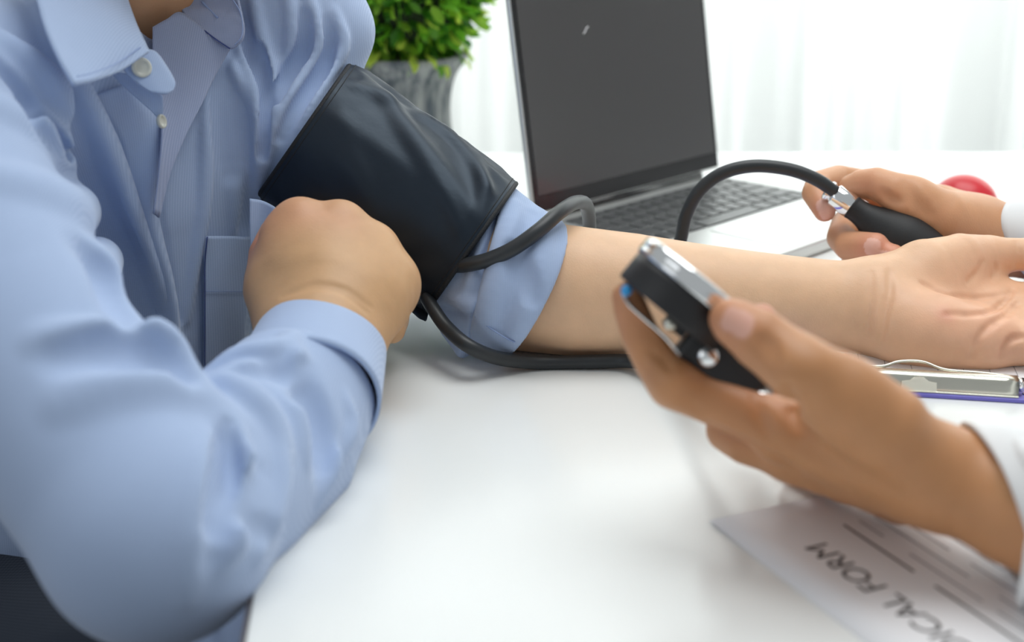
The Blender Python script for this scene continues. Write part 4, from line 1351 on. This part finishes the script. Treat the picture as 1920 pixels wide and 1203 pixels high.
def coat_cuff(c0_, c1_, nrm, r0, r1, seg=72, rows=14):
    """sleeve end from c0_ (opening, in the plane across nrm) back to c1_ inside the coat"""
    ax_ = (c1_ - c0_); L = np.linalg.norm(ax_); ax_ /= L
    nrm = nrm / np.linalg.norm(nrm)
    u = np.cross(ax_, [0, 0, 1]); u /= np.linalg.norm(u); v = np.cross(u, ax_)
    V = []
    for i in range(rows):
        t = i / (rows - 1)
        for k in range(seg):
            a = 2 * math.pi * k / seg
            rr = (r0 + (r1 - r0) * t) * (1 + .018 * math.sin(3 * a + 5 * t) + .012 * math.sin(5 * a - 7 * t + 1) * t)
            off = rr * (math.cos(a) * u + math.sin(a) * v)
            sk = -(off @ nrm) / (ax_ @ nrm) * (1 - t)
            V.append(c0_ + ax_ * (L * t + sk) + off)
    idx = np.arange(seg * rows).reshape(rows, seg)
    Q = np.stack([idx[:-1], np.roll(idx[:-1], -1, 1), np.roll(idx[1:], -1, 1), idx[1:]], -1).reshape(-1, 4)
    o = link('sleeve_cuff', np_mesh('sleeve_cuff', np.array(V), Q), M['coat'], coat)
    m_ = o.modifiers.new('thickness', 'SOLIDIFY'); m_.thickness = .0016; m_.offset = -1
    return o


coat_cuff(P(1866, 944, .656), P(1970, 980, .643), P(1768, 970, .656) - P(1866, 944, .656), .0306, .040)
coat_cuff(P(1932, 452, 1.076), P(2010, 464, 1.083), P(1839, 467, 1.102) - P(1932, 452, 1.076), .0295, .043)
face(hd, np.array([-1.0, 0, 0]), np.array([0, 1.0, 0]), dbody)
dl = Blob()
dhip = np.array([.90, .92, .535])
dl.limb([dhip - np.array([0, .09, 0]), dhip + np.array([0, .09, 0])], [.105, .105], 0.05)
for s_ in (-1, 1):
    kn = np.array([.47, .92 + .11 * s_, .56])
    dl.limb([dhip + np.array([0, .09 * s_, 0]), kn], [.10, .066], 0.04)
    dl.limb([kn, kn + np.array([.03, 0, -.22]), kn + np.array([.05, 0, -.47])], [.066, .058, .05], 0.03)
    shoe = Blob(); ft = np.array([kn[0] + .05, kn[1], 0.0])
    shoe.limb([ft + np.array([.03, 0, .04]), ft + np.array([-.08, 0, .035]), ft + np.array([-.18, 0, .028])], [.038, .036, .027], 0.02)
    shoe.half(ft + np.array([-.07, 0, .002]), (0, 0, -1), .004, .2)
    mesh_of('shoe', [bbox_mesh(shoe, .005)], M['shoe'], doc)
mesh_of('trousers', [bbox_mesh(dl, .007)], M['trousers'], doc)
chair((.90, .92, 0), (-1, 0, 0), 'dark fabric office chair under the person in the white coat')


# ------------------------------------------------------------------ laptop
HL, HR = on_plane(1003, 414, .014), on_plane(1350, 322, .014)
le = HR - HL; lw_ = np.linalg.norm(le); le /= lw_
lg = np.cross([0, 0, 1], le); lg = -lg if lg[0] < 0 else lg                   # towards the keyboard's front edge
lap = empty('laptop', (HL + HR) / 2 - np.array([0, 0, .014]), 'open silver laptop with a black screen behind the arm', 'laptop')
Rl = Matrix([[le[i], -lg[i], (0, 0, 1)[i]] for i in range(3)])
LD = .212


def lp(u, g, z): return Vector(HL + le * u + lg * g + np.array([0, 0, z - .014]))


base = box('base', lp(lw_ / 2, LD / 2, .007), (lw_, LD, .0125), M['alu'], lap, rot=Rl, bevel=.003)
box('keyboard_well', lp(lw_ / 2, .068, .01335), (lw_ - .030, .104, .0004), M['keywell'], base, rot=Rl)
box('trackpad', lp(lw_ / 2, .164, .0134), (.108, .070, .0004), M['alu'], base, rot=Rl, bevel=.0001)
kw = (lw_ - .034) / 14
key_me = {}
for r_ in range(6):
    u = .017
    gpos = .021 + r_ * .0182
    hgt = .0095 if r_ == 0 else .0155
    if r_ == 0: gpos += .003
    units = [1.0] * 14 if r_ in (0,) else ([1.0] * 13 + [1.0] if r_ == 1 else [1.3] + [1.0] * 11 + [1.7] if r_ == 2 else [1.6] + [1.0] * 10 + [2.4] if r_ == 3 else [2.1] + [1.0] * 10 + [1.9] if r_ == 4 else [1, 1, 1, 1.25, 5, 1.25, 1, 1, 1, .5])
    tot = sum(units)
    for w in units:
        ww = w * 14 * kw / tot
        key = (round(ww, 4), hgt)
        if key not in key_me:
            bm = bmesh.new(); box_bm(bm, (0, 0, 0), (ww - .0030, hgt, .0014), None, .0005)
            key_me[key] = bm_mesh('key', bm); key_me[key].materials.append(M['key'])
        o = bpy.data.objects.new('key', key_me[key]); COL.objects.link(o)
        o.parent = base
        o.matrix_basis = Matrix.Translation(lp(u + ww / 2, gpos, .0140)) @ Rl.to_4x4()
        u += ww
tl = math.radians(9.5)
up_ = np.array([0, 0, 1]) * math.cos(tl) - lg * math.sin(tl)
nf = lg * math.cos(tl) + np.array([0, 0, 1]) * math.sin(tl)
Rs = Matrix([[le[i], up_[i], nf[i]] for i in range(3)])
LH = .212


def sp_(u, h, n): return Vector(HL + le * u + up_ * h + nf * n)


lid = box('lid', sp_(lw_ / 2, LH / 2 + .004, -.003), (lw_, LH, .005), M['alu'], lap, rot=Rs, bevel=.0018)
box('screen_bezel', sp_(lw_ / 2, LH / 2 + .004, -.0002), (lw_ - .004, LH - .004, .0012), M['bezel'], lid, rot=Rs, bevel=.0004)
box('display', sp_(lw_ / 2, LH / 2 + .009, .0006), (lw_ - .014, LH - .024, .0006), M['screen'], lid, rot=Rs)
tube('hinge', [sp_(.03, .001, -.003), sp_(lw_ - .03, .001, -.003)], .0045, M['bezel'], lap, 12)
pd = [(1103, 50), (1099, 53), (1098, 58), (1094, 63)]
ray = [(AX + RT * ((a - CX) / FPX) - UP * ((b_ - CY) / FPX)) for a, b_ in pd]
fl = [CAM + r_ * (((np.array(sp_(0, 0, .0012)) - CAM) @ nf) / (r_ @ nf)) for r_ in ray]
tag(tube('lint_thread', spline(np.array(fl), 5), .0005, M['paper'], None, 6), 'tiny curled white thread stuck to the laptop screen', 'thread')

# ------------------------------------------------------------------ topiary plant
pc = on_plane(764, 316, 0)
plant = empty('potted_plant', pc, 'clipped green ball plant in a weathered grey pot', 'potted plant')
Mp = Matrix.Translation(Vector(pc))
V, Q = [], []
prof = [(.0001, .0005), (.048, .0005), (.052, .004), (.0515, .015), (.048, .035), (.0455, .058), (.0465, .080), (.051, .098), (.060, .112), (.0645, .117), (.0645, .121), (.061, .1215), (.056, .114), (.05, .106), (.0001, .104)]
pp = spline(np.array([(a, 0, b_) for a, b_ in prof]), 4)
seg = 144
Vp = []
for r_, _, z_ in pp:
    for k in range(seg):
        a = 2 * math.pi * k / seg
        rr = max(r_, .0001) * (1 + (.022 * math.cos(a * 26) if .006 < z_ < .112 and r_ > .04 else 0))
        Vp.append((rr * math.cos(a) + pc[0], rr * math.sin(a) + pc[1], z_ + pc[2]))
idx = np.arange(len(Vp)).reshape(-1, seg)
Q = np.stack([idx[:-1], np.roll(idx[:-1], -1, 1), np.roll(idx[1:], -1, 1), idx[1:]], -1).reshape(-1, 4)
link('pot', np_mesh('pot', np.array(Vp), Q), M['pot'], plant)
fc = pc + np.array([.001, 0, .198])
R_ball = .094
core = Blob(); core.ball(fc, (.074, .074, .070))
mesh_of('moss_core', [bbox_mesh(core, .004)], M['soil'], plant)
tube('stem', [pc + np.array([0, 0, .10]), fc], .008, M['stem'], plant)


def leaf_mesh(l, w):
    V = [(0, 0, 0), (-w * .35, l * .2, .0006), (w * .35, l * .2, .0006), (0, l * .22, -.0004), (-w * .5, l * .52, .0014), (w * .5, l * .52, .0014), (0, l * .55, 0), (-w * .3, l * .82, .001), (w * .3, l * .82, .001), (0, l * .84, -.0006), (0, l, -.0022)]
    T = [(0, 3, 1), (0, 2, 3), (1, 3, 6), (1, 6, 4), (3, 2, 5), (3, 5, 6), (4, 6, 9), (4, 9, 7), (6, 5, 8), (6, 8, 9), (7, 9, 10), (9, 8, 10)]
    return np.array(V), np.array(T)


LV, LT = leaf_mesh(.021, .0105)
leaf_me = []
for mt in M['leaf']:
    me = np_mesh('leaf', LV, LT); me.materials.append(mt); leaf_me.append(me)
items = []
nl_ = 1500
for i in range(nl_):
    z = 1 - 2 * (i + .5) / nl_
    a = i * 2.399963 + rng.uniform(-.2, .2)
    s_ = math.sqrt(max(0, 1 - z * z))
    n_ = np.array([s_ * math.cos(a), s_ * math.sin(a), z]) + rng.normal(0, .08, 3); n_ /= np.linalg.norm(n_)
    rad = R_ball * (1 + .05 * math.sin(5 * a) * s_) - rng.uniform(.010, .030)
    pos = fc + n_ * rad * np.array([1.03, 1.03, .95])
    dirn = n_ + rng.normal(0, .45, 3) + np.array([0, 0, .1]); dirn /= np.linalg.norm(dirn)
    side_ = np.cross(dirn, rng.normal(0, 1, 3)); side_ /= np.linalg.norm(side_)
    Rm = np.stack([side_, dirn, np.cross(side_, dirn)], 1)
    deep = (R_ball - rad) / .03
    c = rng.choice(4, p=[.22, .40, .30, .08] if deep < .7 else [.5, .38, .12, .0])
    items.append((np.linalg.norm(pos - CAM), pos, Rm, c, rng.uniform(.75, 1.15)))
# leaves that hang over the rim
for k in range(26):
    a = 2 * math.pi * k / 26 + rng.uniform(-.1, .1)
    pos = fc + np.array([math.cos(a) * .058, math.sin(a) * .058, -.072 + rng.uniform(-.006, .006)])
    dirn = np.array([math.cos(a) * .7, math.sin(a) * .7, -.9]) + rng.normal(0, .25, 3); dirn /= np.linalg.norm(dirn)
    side_ = np.cross(dirn, [0.2, .1, 1]); side_ /= np.linalg.norm(side_)
    items.append((np.linalg.norm(pos - CAM) - .06, pos, np.stack([side_, dirn, np.cross(side_, dirn)], 1), int(rng.choice([1, 2, 3])), 1.05))
# the ones that show largest: near the camera and below the frame's top edge
def shows(it):
    v = it[1] - CAM
    d = v @ AX
    py = CY - (v @ UP) / d * FPX
    return it[0] + (0.3 if py < -25 else 0.0)
items.sort(key=shows)
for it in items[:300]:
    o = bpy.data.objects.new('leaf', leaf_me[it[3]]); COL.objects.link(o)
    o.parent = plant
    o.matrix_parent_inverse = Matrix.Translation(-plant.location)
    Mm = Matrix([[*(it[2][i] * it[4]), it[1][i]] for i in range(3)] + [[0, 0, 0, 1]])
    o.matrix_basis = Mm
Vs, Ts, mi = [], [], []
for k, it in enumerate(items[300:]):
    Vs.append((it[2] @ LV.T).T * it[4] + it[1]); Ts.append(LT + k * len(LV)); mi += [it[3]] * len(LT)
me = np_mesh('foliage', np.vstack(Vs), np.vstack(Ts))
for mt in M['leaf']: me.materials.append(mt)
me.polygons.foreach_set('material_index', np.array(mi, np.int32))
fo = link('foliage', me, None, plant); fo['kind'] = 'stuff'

# ------------------------------------------------------------------ red ball
rc_ = P(1804, 382, depth_for(382, .0262))
rbz = Blob()
rbz.ball(rc_, (.0272, .0262, .0258), k=0.002)
rbz.limb([rc_ + np.array([.006, -.004, -.004]), rc_ + np.array([.008, .004, -.006])], [.0215, .0205], 0.012)
red = mesh_of('red_ball', [bbox_mesh(rbz, 0.0014)], M['red'], None)
tag(red, 'smooth red rubber ball on the table behind the far hand', 'ball')

# ------------------------------------------------------------------ medical form
c0, c1, c2 = on_plane(1330, 980), on_plane(1620, 1203), on_plane(1583, 936)
f1 = c1 - c0; f1 /= np.linalg.norm(f1)
f2 = np.cross([0, 0, 1], f1); f2 = f2 if f2 @ (c2 - c0) > 0 else -f2
form = empty('medical_form', c0 + f1 * .105 + f2 * .148, 'printed medical form sheet lying at the lower right corner of the picture', 'paper form')


def fp(a, b_, z): return c0 + f1 * a + f2 * b_ + np.array([0, 0, z])


bm = bmesh.new()
na_, nb_ = 10, 14
gv = [[bm.verts.new(fp(.21 * i / na_, .297 * j / nb_, .0006 + .0010 * math.exp(-((i / na_) * 9) ** 2) * (1 - j / nb_))) for j in range(nb_ + 1)] for i in range(na_ + 1)]
for i in range(na_):
    for j in range(nb_):
        bm.faces.new((gv[i][j], gv[i + 1][j], gv[i + 1][j + 1], gv[i][j + 1]))
o = link('sheet', bm_mesh('sheet', bm, True), M['paper'], form)
mo = o.modifiers.new('thickness', 'SOLIDIFY'); mo.thickness = .0004; mo.offset = -1


def print_text(txt, a, b_, size, mat, parent, name='lettering', z=.00075):
    """flat printed text: reads along -f1, letter tops towards the sheet's head edge"""
    cu = bpy.data.curves.new(name, 'FONT'); cu.body = txt; cu.size = size; cu.extrude = 0.00003; cu.resolution_u = 3
    tmp = bpy.data.objects.new('tmp', cu); COL.objects.link(tmp)
    bpy.context.view_layer.update()
    me = bpy.data.meshes.new_from_object(tmp.evaluated_get(bpy.context.evaluated_depsgraph_get()))
    bpy.data.objects.remove(tmp)
    me.name = name
    Mx = Matrix([[-f1[i], -f2[i], (0, 0, 1)[i]] for i in range(3)]).to_4x4(); Mx.translation = Vector(fp(a, b_, z))
    me.transform(Mx)
    return link(name, me, mat, parent)


TW = print_text
TEXTS = []
t_ = on_plane(1548, 1020)                                    # end of the title, near the sheet's corner
ta, tb_ = (t_ - c0) @ f1, (t_ - c0) @ f2
size = .0188
tt = TW('MEDICAL FORM', 0, 0, size, M['ink'], form, 'title')
xs = np.array([v.co for v in tt.data.vertices]) - c0
wid = -(xs @ f1).min()
tt.data.transform(Matrix.Translation(Vector(f1 * (ta + wid) + f2 * (tb_ + .0))))
for k, (b_, parts) in enumerate(((.060, [(.012, .085), (.10, .17)]), (.070, [(.015, .05), (.07, .12), (.13, .18)]), (.080, [(.012, .10), (.12, .19)]), (.090, [(.02, .075), (.09, .16)]), (.100, [(.012, .11)]), (.112, [(.012, .06), (.09, .19)]))):
    for a0, a1 in parts:
        bm = bmesh.new()
        box_bm(bm, fp((a0 + a1) / 2, b_, .00075), (a1 - a0, .0009 if k else .0014, .0001), Matrix([[f1[i], f2[i], (0, 0, 1)[i]] for i in range(3)]))
        link('printed_line', bm_mesh('printed_line', bm), M['ink'] if k == 0 else M['ink_grey'], form)

# ------------------------------------------------------------------ clipboard under the open hand
k0, k1 = on_plane(1690, 743, 0), on_plane(1920, 757, 0)
q1 = k1 - k0; q1 /= np.linalg.norm(q1)
q2 = np.cross([0, 0, 1], q1)
ko = on_plane(1722, 745, 0)
cb = empty('clipboard', ko + q2 * .12, 'violet clipboard with a steel clip and a printed sheet under the open hand', 'clipboard')
Rk = Matrix([[q1[i], q2[i], (0, 0, 1)[i]] for i in range(3)])


def kp(a, b_, z): return Vector(ko + q1 * a + q2 * b_ + np.array([0, 0, z]))


box('board', kp(.012, .125, .0014), (.225, .25, .0026), M['violet'], cb, rot=Rk, bevel=.0008)
under = box('paper_sheet', kp(-.010, .136, .0029), (.150, .205, .0002), M['paper'], None, rot=Rk)
tag(under, 'plain white sheet showing at the left edge under the clipped form', 'paper')
fs = empty('printed_sheet', tuple(kp(.018, .13, .003)), 'ruled printed sheet held by the steel clip on the violet clipboard', 'paper')
box('page', kp(.018, .130, .0032), (.148, .215, .0004), M['paper'], fs, rot=Rk)
for k in range(9):
    box('printed_line', kp(-.05 + k * .0165, .075, .00345), (.0004, .10, .0001), M['ink_grey'], fs, rot=Rk)
for k, (a, b_) in enumerate(((-.040, .034), (-.022, .030), (.014, .030), (.030, .031), (.064, .032), (.080, .034))):
    for j in range(2):
        box('printed_word', kp(a + .004 * j, b_ + .002 * j, .00346), (.0016, .010 - .003 * j, .0001), M['ink'], fs, rot=Rk)
# steel clip: a folded bar with a notch, and a sprung wire lever
bar_prof = [(.0, .0032), (.001, .0060), (.004, .0115), (.008, .0128), (.012, .0120), (.020, .0052), (.026, .0038)]
sheet('clip_bar', [[np.array(kp(a, .004 + b_, z)) for a in (-.060, -.02, .02, .060)] for b_, z in bar_prof], M['steel'], cb, 5, .0010)
box('clip_lip', kp(0, .0035, .0034), (.120, .004, .0012), M['steel'], cb, rot=Rk, bevel=.0004)
bm = bmesh.new()
pl = [(-.011, 0), (-.0105, .006), (-.006, .0066), (-.003, .0086), (0, .0092), (.003, .0086), (.006, .0066), (.0105, .006), (.011, 0)]
vs = [bm.verts.new(kp(a, .0028 + .0012 * (z / .009), .0034 + z)) for a, z in pl]
bm.faces.new(vs)
o = link('clip_tongue', bm_mesh('clip_tongue', bm), M['steel'], cb)
mo = o.modifiers.new('thickness', 'SOLIDIFY'); mo.thickness = .0008
wp = [(-.064, .010, .006), (-.062, .014, .0125), (-.040, .018, .0125), (-.022, .019, .0124), (-.011, .022, .0152), (.003, .023, .0156), (.017, .019, .0126), (.040, .017, .0124), (.059, .014, .0118), (.063, .011, .0090), (.062, .007, .0060)]
tube('clip_wire', spline(np.array([kp(*q) for q in wp]), 6), .0010, M['steel'], cb, 10)
for s_ in (-1, 1):
    link('rivet', lathe_mesh('rivet', [(.0001, .0016), (.0018, .0014), (.0028, .0004), (.0028, 0), (.0001, 0)], 20, Matrix.Translation(kp(.066 * s_, .010, .0027))), M['chrome'], cb)
    Mr = Matrix.Translation(kp(.0615 * s_, .010, .0085)) @ Rk.to_4x4() @ Matrix.Rotation(math.pi / 2, 4, 'Y')
    link('clip_end', lathe_mesh('clip_end', [(.0022, -.0010), (.0042, -.0010), (.0042, .0010), (.0022, .0010), (.0022, -.0010)], 20, Mr), M['chrome'], cb)
